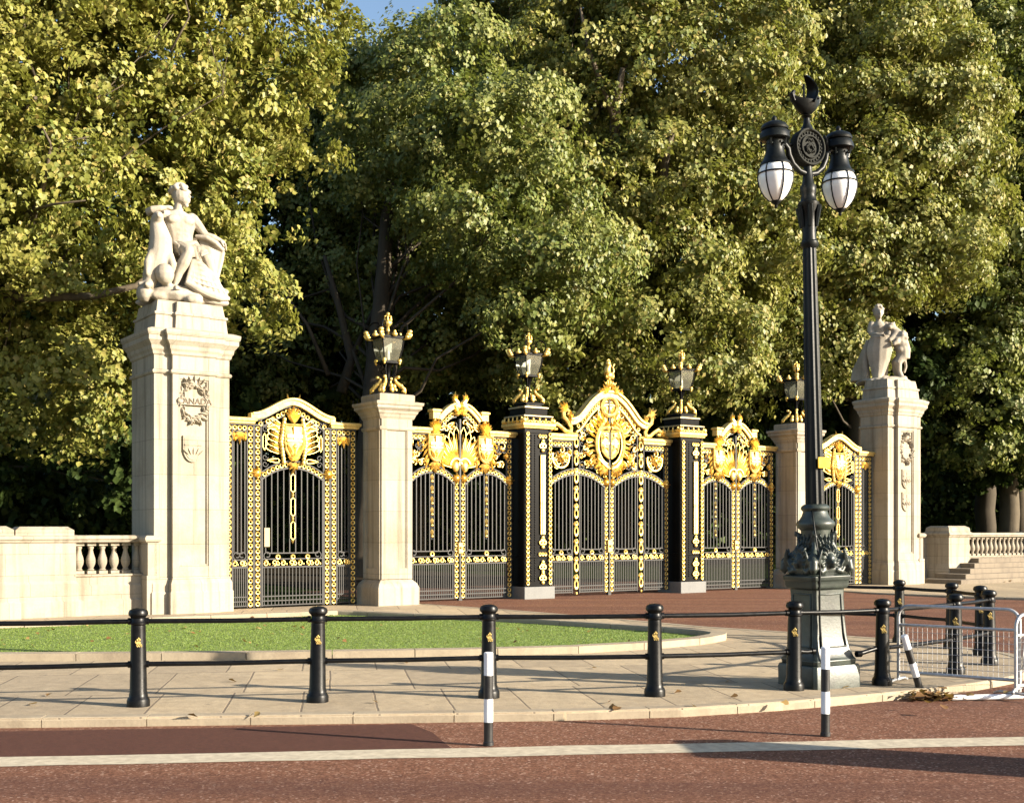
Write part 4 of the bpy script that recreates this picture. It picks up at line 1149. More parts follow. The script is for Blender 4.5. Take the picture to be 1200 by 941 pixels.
# fishing net falling in folds to the foot of the rock
for i in range(15):
    u_=i/14
    n.tube([(lerp(-.02,.2,u_),-.38,lerp(.98,1.0,u_)),(lerp(-.12,.38,u_),-.50,lerp(.72,.66,u_)),(lerp(-.24,.60,u_),-.62+.03*(i%2),lerp(.44,.26,u_))],[.045,.05,.04],6)
for k in range(7):
    v=k/6; n.tube([(lerp(-.02,-.24,v),-.40-.25*v,lerp(.98,.44,v)),(lerp(.09,.18,v),-.45-.24*v,lerp(.98,.32,v)),(lerp(.2,.60,v),-.40-.25*v,lerp(1.0,.26,v))],.024,5)
n.tube([(-.26,-.62,.46),(-.05,-.68,.34),(.2,-.68,.25),(.45,-.66,.2),(.66,-.6,.22)],[.06,.08,.09,.08,.05],8)
sculpt('fishing_net',n,STATUE,t,.014,1)
r_=MB()
# rudder blade with a rolled top
r_.loft([[(.18,-.02,1.56),(.40,-.14,1.50),(.66,-.18,1.34),(.72,-.14,1.28),(.66,-.06,1.36),(.40,-.02,1.56)],
         [(.22,-.10,1.30),(.40,-.20,1.26),(.62,-.22,1.12),(.68,-.16,1.08),(.62,-.08,1.12),(.40,-.06,1.3)],
         [(.26,-.20,.95),(.38,-.28,.92),(.52,-.28,.88),(.60,-.22,.84),(.52,-.12,.88),(.38,-.12,.94)],
         [(.32,-.30,.52),(.38,-.34,.50),(.46,-.34,.50),(.50,-.30,.48),(.46,-.24,.50),(.38,-.24,.52)]])
r_.tube([(.14,-.06,1.55),(.34,-.2,1.52),(.52,-.25,1.42),(.70,-.2,1.3)],[.05,.06,.06,.05],8)
r_.tube([(.70,-.18,1.28),(.64,-.22,1.05),(.56,-.26,.8),(.48,-.32,.5),(.6,-.4,.32)],[.045,.05,.05,.045,.05],7)
r_.tube([(.16,-.34,.95),(.34,-.44,.68),(.56,-.55,.36)],[.04,.045,.04],7)
sculpt('rudder',r_,STATUE,t,.02,2)
k=MB()
k.tube([(-.16,.25,.1),(-.16,.22,.6),(-.16,.15,1.1)],[.62,.46,.30],12)
k.ell((-.64,-.48,.60),(.20,.19,.22)); k.ell((-.2,-.1,.2),(.80,.62,.24))
for i in range(40):
    a=rr.uniform(0,6.28); R=rr.uniform(.5,1.0); k.ell((-.16+.8*R*math.cos(a),-.05+.62*R*math.sin(a),rr.uniform(.06,.36)),(rr.uniform(.12,.26),rr.uniform(.1,.2),rr.uniform(.06,.14)),8,5)
k.ell((.42,-.5,.14),(.3,.16,.1)); k.ell((-1.0,-.3,.2),(.16,.2,.2))
sculpt('rock',k,STATUE,t,.03,2)

t=thing('stone_statue','pale stone statue of a standing youth with large shield, on far right pillar','statue',G(11.58,-.2,6.46),math.radians(-14)); t.scale=(1.05,1.05,1.06)
f=MB()
f.tube([(-.12,.05,.95),(-.12,.04,1.2),(-.13,.03,1.5),(-.14,.03,1.74),(-.15,.03,1.88)],[.2,.2,.22,.24,.12],12)
f.ell((-.35,.02,1.80),(.12,.12,.12)); f.ell((.06,.02,1.76),(.12,.12,.12))
f.tube([(-.15,.03,1.86),(-.16,.0,2.02)],[.09,.085],9)
f.ell((-.16,-.01,2.16),(.145,.16,.195),12,9); f.ell((-.13,-.10,2.09),(.10,.08,.11)); f.tube([(-.12,-.165,2.17),(-.115,-.20,2.11),(-.12,-.17,2.09)],[.02,.03,.02],6)
f.ell((-.12,-.15,2.21),(.07,.03,.02)); f.ell((-.12,-.165,2.04),(.045,.03,.02)); f.ell((-.12,-.13,1.98),(.05,.05,.04)); f.ell((-.02,-.02,2.14),(.025,.04,.05)); f.ell((-.30,-.0,2.14),(.025,.04,.05))
f.tube([(-.36,.0,1.80),(-.41,-.05,1.60),(-.36,-.16,1.46)],[.11,.10,.08],8); f.tube([(-.36,-.16,1.46),(-.22,-.28,1.44),(-.08,-.34,1.42)],[.08,.07,.05],8)
for i in range(4): f.tube([(-.06,-.38+.03*i,1.44),(.0,-.40+.03*i,1.42),(.01,-.39+.03*i,1.36)],[.026,.024,.018],5)
f.tube([(-.1,-.30,1.45),(-.06,-.30,1.5),(-.01,-.32,1.5)],[.03,.026,.018],5)
f.tube([(.08,.0,1.76),(.16,-.08,1.56),(.12,-.2,1.40)],[.11,.1,.075],8)
f.tube([(-.22,.05,1.0),(-.25,-.02,.6),(-.26,.02,.12)],[.16,.13,.08],9); f.tube([(-.02,.05,1.0),(.02,-.04,.6),(.04,.02,.12)],[.16,.13,.08],9)
f.tube([(-.26,.02,.1),(-.26,-.14,.05)],[.08,.06],7); f.tube([(.04,.02,.1),(.05,-.14,.05)],[.08,.06],7)
sculpt('figure',f,STATUE,t,.024,3)
h=MB()
h.ell((-.16,.02,2.21),(.155,.16,.17),12,8)
for i in range(40):
    a=rr.uniform(0,6.28); e=rr.uniform(-.1,1.4); q=Vector((-.16+.155*math.cos(a)*math.cos(e),.02+.16*math.sin(a)*math.cos(e),2.21+.185*math.sin(e)))
    if q.y<-.08 and q.z<2.26: continue
    h.ell(q,(.045,.045,.04),6,4)
sculpt('hair',h,STATUE,t,.022,2)
s=MB()
W=[(1.42,-.42,.18),(1.34,-.47,.22),(1.1,-.54,.27),(.9,-.56,.27),(.65,-.50,.2),(.4,-.43,.1),(.15,-.37,.0),(.05,-.34,-.03)]
s.loft([[(a,-.22,z),(lerp(a,b,.25),-.34,z),(lerp(a,b,.5),-.38,z),(lerp(a,b,.75),-.34,z),(b,-.22,z),(lerp(a,b,.5),-.20,z)] for z,a,b in W])
s.tube([(-.38,-.28,1.40),(-.12,-.38,1.36),(.14,-.28,1.40)],.035,6)
sculpt('shield',s,STATUE,t,.024,2)
a=MB()
# rearing leopard against the shield
a.tube([(.56,.0,.72),(.56,-.02,.98),(.48,-.03,1.22),(.38,-.04,1.45),(.28,-.06,1.62)],[.21,.23,.24,.2,.13],11)
a.ell((.22,-.10,1.70),(.14,.15,.13)); a.ell((.16,-.22,1.66),(.08,.09,.07)); a.ell((.14,-.02,1.82),(.04,.03,.05)); a.ell((.30,-.06,1.82),(.04,.03,.05))
a.tube([(.34,-.14,1.46),(.2,-.26,1.30),(.12,-.34,1.24)],[.11,.085,.06],8); a.tube([(.46,-.12,1.40),(.36,-.30,1.2),(.24,-.36,1.12)],[.11,.085,.06],8)
a.tube([(.54,-.05,.8),(.40,-.14,.60),(.44,-.06,.34),(.56,-.1,.08)],[.17,.13,.09,.07],9); a.ell((.58,-.18,.05),(.08,.12,.06))
a.tube([(.52,.1,.8),(.32,.04,.62),(.36,.12,.34),(.44,.06,.08)],[.16,.12,.09,.07],9); a.tube([(.6,.12,.8),(.66,.14,.5),(.60,.08,.3)],[.06,.05,.04],6)
for i in range(14): a.ell((rr.uniform(.40,.66),-.18+rr.uniform(-.06,.03),rr.uniform(.95,1.5)),(.09,.06,.08),7,5)
sculpt('leopard',a,STATUE,t,.026,3)
d=MB()
for i in range(6): d.tube([(-.46-.05*i,.05+.07*i,1.34-.12*i),(-.55-.05*i,.06+.07*i,.8-.06*i),(-.52-.07*i,.05+.06*i,.1)],[.08,.12,.13],7)
sculpt('drapery',d,STATUE,t,.026,2)
k=MB(); k.ell((.0,.05,.06),(.80,.62,.12))
for i in range(24):
    a_=rr.uniform(0,6.28); R=rr.uniform(.4,.9); k.ell((.8*R*math.cos(a_),.05+.6*R*math.sin(a_),rr.uniform(.02,.14)),(.16,.14,.08),7,5)
sculpt('rock',k,STATUE,t,.03,2)

# ------------------------------------------------------------------ balustraded walls
BAL=None
def baluster(parent,x,y,z0,z1):
    global BAL
    if BAL is None:
        h=1.0
        b=MB(); b.lathe([(.055,.10),(.075,.13),(.05,.17),(.06,.22),(.088,.32),(.095,.42),(.085,.52),(.055,.66),(.042,.78),(.06,.82),(.06,.86),(.05,.90)],12)
        b.box(-.085,.085,-.085,.085,.0,.10); b.box(-.085,.085,-.085,.085,.90,1.0)
        o=b.build('baluster',STONE_WALL,parent,smooth=True,ang=35); BAL=o
    else:
        o=BAL.copy(); COL.objects.link(o); o.parent=parent
    o.location=(x,y,z0); o.scale=(1,1,z1-z0); return o
COPE=[(0,1.475),(.03,1.49),(.045,1.53),(.075,1.55),(.075,1.60),(.04,1.625)]
def wall_body(mb,x0,x1,y0,y1,top=.84):
    rect(mb,[(.06,-.05),(.06,.30),(.03,.34),(.03,.60),(0.0,.64),(0,top-.06),(.03,top-.04),(.03,top)],x0,x1,y0,y1)
t=thing('balustrade_wall','low stone balustrade wall left of the CANADA pillar','wall',G(-12.46,.26),TH)
b=MB(); wall_body(b,-1.47,.0,0,.5); wall_body(b,-6.4,-4.1,0,.5); b.build('plinth',STONE_WALL,t,bevel=.008)
c=MB(); rect(c,COPE,-1.47,.02,.08,.42); rect(c,COPE,-6.4,-4.1,.08,.42); c.build('coping',STONE_WALL,t,bevel=.006)
for i in range(6): baluster(t,-.17-.235*i,.25,.84,1.475)
for i in range(9): baluster(t,-4.3-.235*i,.25,.84,1.475)
p=MB()
rect(p,[(.06,-.05),(.06,.30),(.03,.34),(.03,.66),(0,.72),(0,1.47),(.03,1.49),(.05,1.53),(.08,1.55),(.08,1.60),(.02,1.63)],-2.66,-1.47,-.02,.62)
rect(p,[(.06,-.05),(.06,.31),(.03,.35),(.03,.67),(0,.73),(0,1.472),(.03,1.492),(.05,1.532),(.08,1.552),(.08,1.602),(.02,1.632)],-4.1,-2.62,-.16,.70)
rect(p,[(.0,1.62),(.0,1.73),(-.10,1.80)],-2.62,-1.50,.0,.6); rect(p,[(.0,1.622),(.0,1.74),(-.12,1.81)],-4.05,-2.67,-.12,.66)
p.build('end_pier',STONE_WALL,t,bevel=.008)
BAL=None
t=thing('balustrade_wall','low stone balustrade wall behind the steps right of the gates','wall',G(12.42,-.3),TH)
b=MB(); b.loft([[(0-.0,.3-e,z),(2.0,.3-e,z),(2.0,.8+e,z),(0,.8+e,z)] for e,z in [(.06,-.05),(.06,.4),(0,.5),(0,1.47),(.05,1.53),(.08,1.55),(.08,1.60),(.03,1.625)]])
wall_body(b,2.9,14,-.4,.1); b.build('plinth',STONE_WALL,t,bevel=.008)
c=MB(); rect(c,COPE,2.9,14,-.32,.02); c.build('coping',STONE_WALL,t,bevel=.006)
p=MB()
rect(p,[(.08,-.05),(.08,.36),(.05,.42),(0,.60),(0,1.47),(.03,1.49),(.05,1.53),(.09,1.56),(.09,1.62),(.02,1.66),(.0,1.80),(-.1,1.86)],1.92,3.05,-.55,.35)
rect(p,[(.04,-.05),(.04,1.62),(.0,1.66)],6.9,7.8,-.5,.2)
p.build('end_pier',STONE_WALL,t,bevel=.008)
for i in range(34):
    x=3.25+.26*i
    if 6.7<x<8: continue
    baluster(t,x,-.15,.84,1.475)
t=thing('stone_steps','flight of worn stone steps in front of the right balustrade','steps',G(12.42,-.3),TH)
for i in range(5):
    b=MB(); x0=lerp(3.15,.6,i/4)
    b.box(x0,14,-.55-.28*(i+1),-.50-.0*i,-.05+.0,.77-.155*i-.003*i)
    b.build('tread',STEP,t,bevel=.02)

# ------------------------------------------------------------------ big street lamp
LX,LY,LR=3.45,13.62,math.radians(26)
t=thing('street_lamp','tall fluted dark street lamp with twin opal globes on a patinated pedestal','street lamp',(LX,LY,0),LR); t.rotation_euler=(Matrix.Rotation(math.radians(-1.25),3,'Y')@Matrix.Rotation(LR,3,'Z')).to_euler()
b=MB()
def oct_(h,z,ch=.22):
    c=h*ch; return [(-h+c,-h,z),(h-c,-h,z),(h,-h+c,z),(h,h-c,z),(h-c,h,z),(-h+c,h,z),(-h,h-c,z),(-h,-h+c,z)]
b.loft([oct_(h*0.83,z,.10) for h,z in [(.40,-.02),(.40,.22),(.385,.25)]])
b.loft([oct_(h*0.83,z,.12) for h,z in [(.36,.25),(.37,.30),(.345,.33),(.31,.42),(.285,.55),(.268,.75),(.26,1.0),(.265,1.08),(.30,1.10),(.315,1.13),(.315,1.17),(.33,1.19),(.335,1.23),(.29,1.25)]])
for M in range(4):
    R=Matrix.Rotation(M*PI/2,4,'Z')
    S=Matrix.Diagonal((0.83,0.83,1,1))@R
    # raised frame round each pedestal face
    for x in(-.19,.19): b.tube([(x*1.12,-.318,.44),(x*1.02,-.29,.6),(x*.98,-.27,.8),(x*.95,-.263,1.04)],.012,5,M=S)
    b.tube([(-.18,-.264,1.03),(.18,-.264,1.03)],.012,5,M=S); b.tube([(-.21,-.316,.45),(.21,-.316,.45)],.012,5,M=S)
b.build('pedestal',LAMPGRN,t,smooth=True,ang=32,bevel=.006)
o_=MB()
o_.loft([oct_(h*0.83,z,.3) for h,z in [(.28,1.24),(.30,1.30),(.29,1.38),(.24,1.46),(.18,1.53),(.155,1.62),(.15,1.70)]])
for M in range(4):
    R=Matrix.Diagonal((.84,.84,1,1))@Matrix.Rotation(M*PI/2,4,'Z'); RD=Matrix.Diagonal((.84,.84,1,1))@Matrix.Rotation(M*PI/2+PI/4,4,'Z')
    q=MB()
    # lion mask with mane on each face, acanthus around it, scroll volute on each corner
    q.ell((0,-.28,1.40),(.075,.07,.085)); q.ell((0,-.345,1.375),(.045,.04,.035)); q.ell((0,-.34,1.335),(.035,.03,.02))
    for k in range(11):
        a=PI*1.3*k/10-.15*PI; q.leaf(.06*math.cos(a),1.40+.07*math.sin(a),a,.13,.07,-.25,.05,0,4,curl=.5)
    for k in(-1,1):
        q.ell((k*.032,-.34,1.415),(.016,.014,.011),6,4)
        q.tube([(k*.09,-.29,1.30),(k*.17,-.30,1.275),(k*.23,-.28,1.33),(k*.19,-.29,1.38),(k*.15,-.28,1.35)],[.03,.032,.03,.022,.012],7)
        q.leaf(k*.10,1.28,PI/2-k*.9,.24,.09,-.27,.05,0,5,curl=k*.6)
    for i in range(-2,3): q.leaf(i*.03,1.50,PI/2-i*.22,.22,.055,-.17,.04,0,4)
    o_.add(q.v,q.f,0,R)
    q=MB(); q.tube([(0,-.39,1.275),(0,-.43,1.31),(0,-.42,1.38),(0,-.34,1.44),(0,-.25,1.50),(0,-.205,1.60),(0,-.22,1.69),(0,-.265,1.715),(0,-.27,1.675)],[.04,.06,.058,.05,.042,.036,.034,.028,.016],9)
    q.tube(spiral(0,0,.07,.02,0,8,14),.022,5,M=Matrix.Translation((0,-.385,1.335))@Matrix.Rotation(PI/2,4,'Z'))
    for k in(-1,1): q.leaf(k*.03,1.30,PI/2-k*.35,.26,.07,-.37,.04,0,4)
    o_.add(q.v,q.f,0,RD)
sculpt('ornament_bulge',o_,LAMPGRN,t,.0105,1)
nk=MB(); nk.lathe([(.155,1.66),(.165,1.74),(.20,1.77),(.215,1.80),(.21,1.83),(.175,1.86),(.15,1.90),(.135,1.95),(.15,1.965),(.16,1.985),(.15,2.01),(.12,2.03)],24)
nk.build('collar',LAMPGRN,t,smooth=True,ang=40)
sf=MB(); rings=[]
for z,r in [(2.0,.108),(2.5,.102),(3.5,.091),(4.5,.08),(4.93,.075)]:
    rings.append([((r*(1-.13*(0.5-0.5*math.cos(12*2*PI*j/96))**.6))*math.cos(2*PI*j/96),(r*(1-.13*(0.5-0.5*math.cos(12*2*PI*j/96))**.6))*math.sin(2*PI*j/96),z) for j in range(96)])
sf.loft(rings); sf.build('shaft',LAMPBLK,t,smooth=True,ang=50)
u=MB()
u.lathe([(.075,4.90),(.10,4.93),(.10,4.97),(.08,4.99),(.075,5.08),(.08,5.2),(.09,5.3),(.115,5.36),(.12,5.41),(.09,5.44),(.08,5.50),(.09,5.53),(.09,5.60),(.065,5.63),(.05,5.78),(.045,5.84)],18)
for i in range(6):
    a=i*PI/3; u.tube([(.085*math.cos(a),.085*math.sin(a),5.14),(.105*math.cos(a),.105*math.sin(a),5.28),(.125*math.cos(a),.125*math.sin(a),5.37),(.145*math.cos(a),.145*math.sin(a),5.36)],[.02,.03,.03,.015],6)
u.build('capital',LAMPBLK,t,smooth=True,ang=40)
y=MB()
y.tube([(-.45,0,6.03),(-.32,0,6.04),(-.27,0,5.99),(-.26,0,5.92),(-.21,0,5.83),(-.12,0,5.76),(0,0,5.73),(.12,0,5.76),(.21,0,5.83),(.26,0,5.93),(.27,0,5.99),(.32,0,6.04),(.45,0,6.03)],.034,8)
y.tube([(-.28,0,6.02),(-.28,0,6.16),(-.24,0,6.2)],[.03,.025,.015],7); y.tube([(.28,0,6.02),(.28,0,6.16),(.24,0,6.2)],[.03,.025,.015],7)
for k in(-1,1): y.tube([(k*.30,0,6.04),(k*.17,0,6.04)],.017,6)
y.build('yoke',LAMPBLK,t,smooth=True)
m_=MB(); R=Matrix.Translation((0,0,6.03))@Matrix.Rotation(PI/2,4,'X')
m_.lathe([(.185,-.06),(.21,-.05),(.215,0),(.21,.05),(.185,.06),(.17,.045),(.0,.045)],36,M=R)
for yy in(-.058,):
    m_.torus((0,yy,6.03),.12,.012,30,6); m_.torus((0,yy-.002,6.03),.195,.014,36,6)
    for i in range(24):
        a=i*PI/12; m_.ell((.157*math.cos(a),yy+.008,6.03+.157*math.sin(a)),(.014,.012,.014),6,4)
m_.build('medallion',MEDAL,t,smooth=True,ang=40)
# entwined cypher in relief
cy=MB()
for k in(-1,1): cy.tube([(k*.05,-.058,5.97),(k*.06,-.062,6.03),(0,-.062,6.06),(-k*.05,-.062,6.0),(0,-.062,5.96)],.010,5)
cy.tube(spiral(0,6.02,.06,.03,0,5,12,-.06),.009,5); cy.tube([(-.04,-.06,6.09),(-.02,-.06,6.12),(0,-.06,6.10),(.02,-.06,6.12),(.04,-.06,6.09)],.010,5)
cy.build('cypher',MEDAL,t,smooth=True)
fn=MB(); fn.lathe([(.08,6.22),(.06,6.26),(.04,6.30),(.035,6.36),(.06,6.385),(.03,6.40)],14)
# little ship finial: hull and billowing sail
hull=[]
for i in range(9):
    v=i/8; x=lerp(-.19,.17,v); w=.105*math.sin(PI*min(.96,max(.06,v)))**.6; dz=.035*(2*v-1)**2
    q_=(2*v-1)**2; hull.append([(x,-w,6.55+dz),(x,-w*.78,6.46+.08*q_),(x,-w*.4,6.41+.12*q_),(x,0,6.395+.13*q_),(x,w*.4,6.41+.12*q_),(x,w*.78,6.46+.08*q_),(x,w,6.55+dz),(x,0,6.52+dz)])
fn.loft(hull)
fn.tube([(-.17,0,6.54),(-.20,0,6.61),(-.17,0,6.65)],[.04,.035,.02],7)
fn.tube([(.15,0,6.55),(.18,0,6.6),(.16,0,6.63)],[.035,.028,.018],7)
sail=[]
for i in range(8):
    v=i/7; z=6.52+.33*v; cx=.07+.13*math.sin(PI*v*.85)-.09*v; w=.125*(1-v)**.55+.012
    sail.append([(cx-.06,-w,z),(cx-.01,-w*.5,z),(cx+.01,0,z),(cx-.01,w*.5,z),(cx-.06,w,z),(cx-.03,w*.5,z),(cx-.01,0,z),(cx-.03,-w*.5,z)])
fn.loft(sail)
fn.tube([(-.03,0,6.5),(-.03,0,6.74)],.012,6); fn.tube([(-.03,0,6.74),(-.1,-.06,6.52)],.006,4); fn.tube([(-.03,0,6.74),(-.1,.06,6.52)],.006,4)
fn.build('ship_finial',LAMPBLK,t,smooth=True,ang=45)
for sx in(-1,1):
    x=sx*.455
    h=MB(); h.lathe([(.01,6.335),(.03,6.305),(.025,6.275),(.07,6.265),(.13,6.235),(.15,6.205),(.155,6.195),(.15,6.175),(.135,6.170),(.15,6.155),(.165,6.115),(.17,6.075),(.16,6.065),(.10,6.055),(.095,6.015),(.105,6.005),(.10,5.965),(.115,5.885),(.14,5.830),(.165,5.810),(.17,5.785),(.15,5.780)][::-1],24,x,0)
    for i in range(5):
        a=i*2*PI/5; h.tube([(x+.1*math.cos(a),.1*math.sin(a),6.015),(x+.14*math.cos(a),.14*math.sin(a),5.995),(x+.15*math.cos(a),.15*math.sin(a),6.055)],.012,5)
    hd=h.build('lamp_hood',LAMPBLK,t,smooth=True,ang=40)
    P=[(.155,5.785),(.175,5.748),(.188,5.696),(.19,5.645),(.18,5.584),(.155,5.507),(.12,5.447),(.075,5.399),(.05,5.387)]
    g=MB(); g.lathe(P[::-1],28,x,0); g.build('opal_globe',OPAL,t,smooth=True)
    c=MB()
    for i in range(6):
        a=i*PI/3+.35; c.tube([(x+(r+.004)*math.cos(a),(r+.004)*math.sin(a),z) for r,z in P],.0075,5)
    c.tube([(x+.193*math.cos(2*PI*i/28),.193*math.sin(2*PI*i/28),5.69) for i in range(28)],.009,5,closed=True)
    c.lathe([(.008,5.309),(.02,5.326),(.015,5.344),(.05,5.369),(.06,5.395),(.055,5.408)],12,x,0)
    c.build('globe_cage',LAMPBLK,t,smooth=True)
pl=MB(); pl.box(-.05,.115,-.135,-.118,2.43,2.55); pl.build('yellow_plate',YELLOW,t,bevel=.003)
cb=MB(); cb.tube([(-.10,-.06,2.0),(-.16,-.16,1.83),(-.20,-.30,1.30),(-.175,-.25,1.08),(-.178,-.25,.7),(-.19,-.29,.44),(-.205,-.33,.30)],.011,5); cb.build('cable_conduit',LAMPBLK,t,smooth=True)

# ------------------------------------------------------------------ bollards and rails
CREST=CRESTP
def make_bollard(label):
    t=thing('cast_iron_bollard',label,'bollard',(0,0,0),0,group='black cast iron bollards along the pavement edge')
    b=MB(); b.lathe([(.112,-.01),(.112,.055),(.104,.08),(.092,.095),(.09,.12),(.084,.14),(.071,.78),(.069,.80),(.082,.812),(.082,.828),(.07,.842),(.067,.87),(.078,.887),(.094,.902),(.096,.925),(.085,.95),(.055,.965),(.0,.972)],24)
    b.build('post',BLACK,t,smooth=True,ang=35)
    return t
def add_crest(t,a):
    c=MB(); R=Matrix.Rotation(a,4,'Z')
    y=0
    c.poly([(-.028,.63),(-.032,.585),(-.015,.555),(0,.57),(.018,.553),(.03,.585),(.028,.63),(.01,.64),(-.01,.64)],y,.012) 
    c.ell((-.016,y,.658),(.014,.012,.016),7,5); c.ell((.014,y,.660),(.014,.012,.016),7,5); c.ell((0,y,.678),(.012,.012,.014),7,5)
    c.tube([(-.03,y,.61),(-.042,y,.63),(-.034,y,.65)],.007,5); c.tube([(.03,y,.6),(.042,y,.58),(.036,y,.56)],.007,5)
    for i in range(4): c.ell((-.022+.015*i,y-.004,.60-.012*(i%2)),(.009,.008,.011),6,4)
    q=MB(); q.add(c.v,c.f,0,R@Matrix.Translation((0,-.076,.62))@Matrix.Diagonal((.72,.72,.72,1))@Matrix.Translation((0,0,-.6))); return q.build('gilded_crest',CREST,t,smooth=True,ang=40)
BP=[(-5.45,11.62),(-3.70,12.0),(-1.975,12.3),(-.24,12.6),(1.50,12.73),(3.07,13.2),(4.16,13.62),(5.39,14.72),(6.17,15.65),(6.52,16.85),(6.45,17.8),(6.0,18.75),(4.85,19.6)]
BN=['first black bollard beyond the left edge','black bollard below the tall CANADA pillar','black bollard in front of the left end of the short stone pier','black bollard just behind the upright striped post near the middle','black bollard in front of the central gate','black bollard against the left face of the street lamp pedestal','black bollard at the left end of the crowd barrier, short rail stub on it',
'black bollard seen through the middle of the crowd barrier','front black bollard of the overlapping pair at the right end of the barrier','black bollard partly hidden behind another at the right end of the barrier','black bollard hidden almost wholly behind the one mid barrier','black bollard standing alone beside the red drive, right of the street lamp','black bollard behind the street lamp pedestal']
proto=None
for i,((x,y),lb) in enumerate(zip(BP,BN)):
    if proto is None: t=make_bollard(lb); proto=t
    else: t=copy_tree(proto); t['label']=lb
    t.location=(x,y,0)
bols=[o for o in COL.objects if o.name.startswith('cast_iron_bollard')]
for t in bols:
    dx,dy=-t.location.x,-t.location.y
    add_crest(t,math.atan2(dy,dx)+PI/2+.12)
    t.rotation_euler=(random.uniform(-.008,.008),random.uniform(-.01,.01),random.uniform(-.15,.15))
RN=['black rail pair running out of the left edge of the picture','black rail pair between the two leftmost bollards in front of the lawn','black rail pair in front of the lawn, left of the striped post','black rail pair in front of the lawn, right of the striped post','black rail pair between central gate bollard and street lamp','black rail in front of the street lamp pedestal, lower bar missing','dark rail pair behind the left half of the crowd barrier','dark rail pair behind the right half of the crowd barrier','short rail pair joining the overlapping bollards at the right','short rail pair at the far end of the traffic island','dark rail pair beside the red drive, right of the lone bollard','dark rail pair beside the red drive, behind the street lamp']
for i in range(len(BP)-1):
    a=Vector((*BP[i],0)); c=Vector((*BP[i+1],0)); d=(c-a); L=d.length; d.normalize()
    t=thing('guard_rail',RN[i],'rail',(a.x,a.y,0),math.atan2(d.y,d.x),group='black guard rails between the bollards')
    for z,nm in((.84,'upper_bar'),(.415,'lower_bar')):
        m_=MB()
        e0,e1=.07,L-.07
        if i==5 and nm=='lower_bar':
            e1=.26
        m_.tube([(e0,0,z),(lerp(e0,e1,.5),0,z-.006),(e1,0,z)],.025,10)
        m_.lathe([(.0,e0-.005),(.034,e0-.005),(.034,e0+.03),(.0,e0+.03)],12,M=Matrix.Translation((0,0,z))@Matrix.Rotation(PI/2,4,'Y'))
        m_.lathe([(.0,e1-.03),(.034,e1-.03),(.034,e1+.005),(.0,e1+.005)],12,M=Matrix.Translation((0,0,z))@Matrix.Rotation(PI/2,4,'Y'))
        if i==5 and nm=='lower_bar':
            m_.tube([(L-.34,-.03,z-.05),(L-.08,0,z)],.025,10); m_.lathe([(.0,-.03),(.036,-.03),(.036,.03),(0,.03)],12,M=Matrix.Translation((L-.34,-.03,z-.05))@Matrix.Rotation(PI/2,4,'Y'))
        m_.build(nm,BLACK,t,smooth=True,ang=40)

# ------------------------------------------------------------------ striped marker posts
def marker(label,x,y,z,tilt=None,h=.79):
    t=thing('marker_post',label,'marker post',(x,y,z),0,group='striped marker posts on the road')
    R=.039; n=4
    for i in range(4):
        b=MB(); z0=h*i/4; z1=h*(i+1)/4-.001
        P=[(R,z0),(R,z1)]
        if i==3: P=[(R,z0),(R,z1-.008),(R*.8,z1)]
        if i==0: P=[(R*1.15,z0),(R*1.15,z0+.03),(R,z0+.035),(R,z1)]
        b.lathe(P,16); b.build('black_sleeve' if i%2==0 else 'white_sleeve',RUBBER if i%2==0 else WHITE,t,smooth=True,ang=40)
    if tilt: t.rotation_euler=tilt
    return t
marker('upright striped marker post in front of the middle bollard',-.2,10.28,-.081)
marker('upright striped marker post on the white line before the street lamp',2.78,10.75,-.081)
marker('leaning striped marker post knocked over beside the crowd barrier',4.50,13.36,-.02,(math.radians(6),math.radians(-21),.2),.66)
tp=MB(); 
q=MB(); q.tube([(4.70,12.96,-.05),(5.2,13.02,-.05),(5.50,13.06,-.05)],.03,12); o=q.build('white_pipe',WHITE,smooth=True,ang=50); tag(o,'white plastic pipe lying in the gutter below the crowd barrier','pipe')

# ------------------------------------------------------------------ crowd barriers
def barrier(label,loc,rz,L=1.32,H=.88):
    t=thing('crowd_barrier',label,'barrier',loc,rz,group='galvanised crowd barriers at the kerb')
    r=.019; c=.13; lo=.10
    pts=[(0,0,lo)]+[(c-c*math.cos(a),0,H-c+c*math.sin(a)) for a in [PI/2*i/6 for i in range(7)]]
    pts+=[(L-c+c*math.sin(a),0,H-c+c*math.cos(a)) for a in [PI/2*i/6 for i in range(7)]]+[(L,0,lo)]
    b=MB(); b.tube([(p[0],p[1],p[2]) for p in pts],r,10); b.tube([(0,0,lo+.02),(L,0,lo+.02)],r,10); b.tube([(0,0,.66),(L,0,.66)],r*.85,8); b.tube([(.0,0,.03),(0.0,0,lo)],r,8); b.tube([(L,0,.0),(L,0,lo)],r,8)
    b.build('frame',GALV,t,smooth=True,ang=50)
    w=MB()
    n=24
    for i in range(1,n): w.tube([(L*i/n,0,lo+.02),(L*i/n,0,.66)],.0028,4)
    for k in range(1,7): w.tube([(0,0,lo+.02+.54*k/7),(L,0,lo+.02+.54*k/7)],.0028,4)
    w.build('mesh_infill',GALV,t)
    for x in(.0,L):
        f_=MB(); f_.tube([(x,-.28,.015),(x,-.2,.04),(x,.2,.04),(x,.28,.015)],.017,8); f_.build('foot',GALV,t,smooth=True)
    h=MB()
    h.tube([(L+.01,0,.25),(L+.05,0,.25),(L+.05,0,.31),(L+.035,0,.4),(L+.05,0,.52),(L+.05,0,.58),(L+.01,0,.58)],.009,6)
    h.build('coupling_hook',GALV,t,smooth=True)
    return t
b1=barrier('galvanised mesh crowd barrier in front of the bollards at the right',(4.42,13.86,0.0),math.atan2(-.78,1.03))
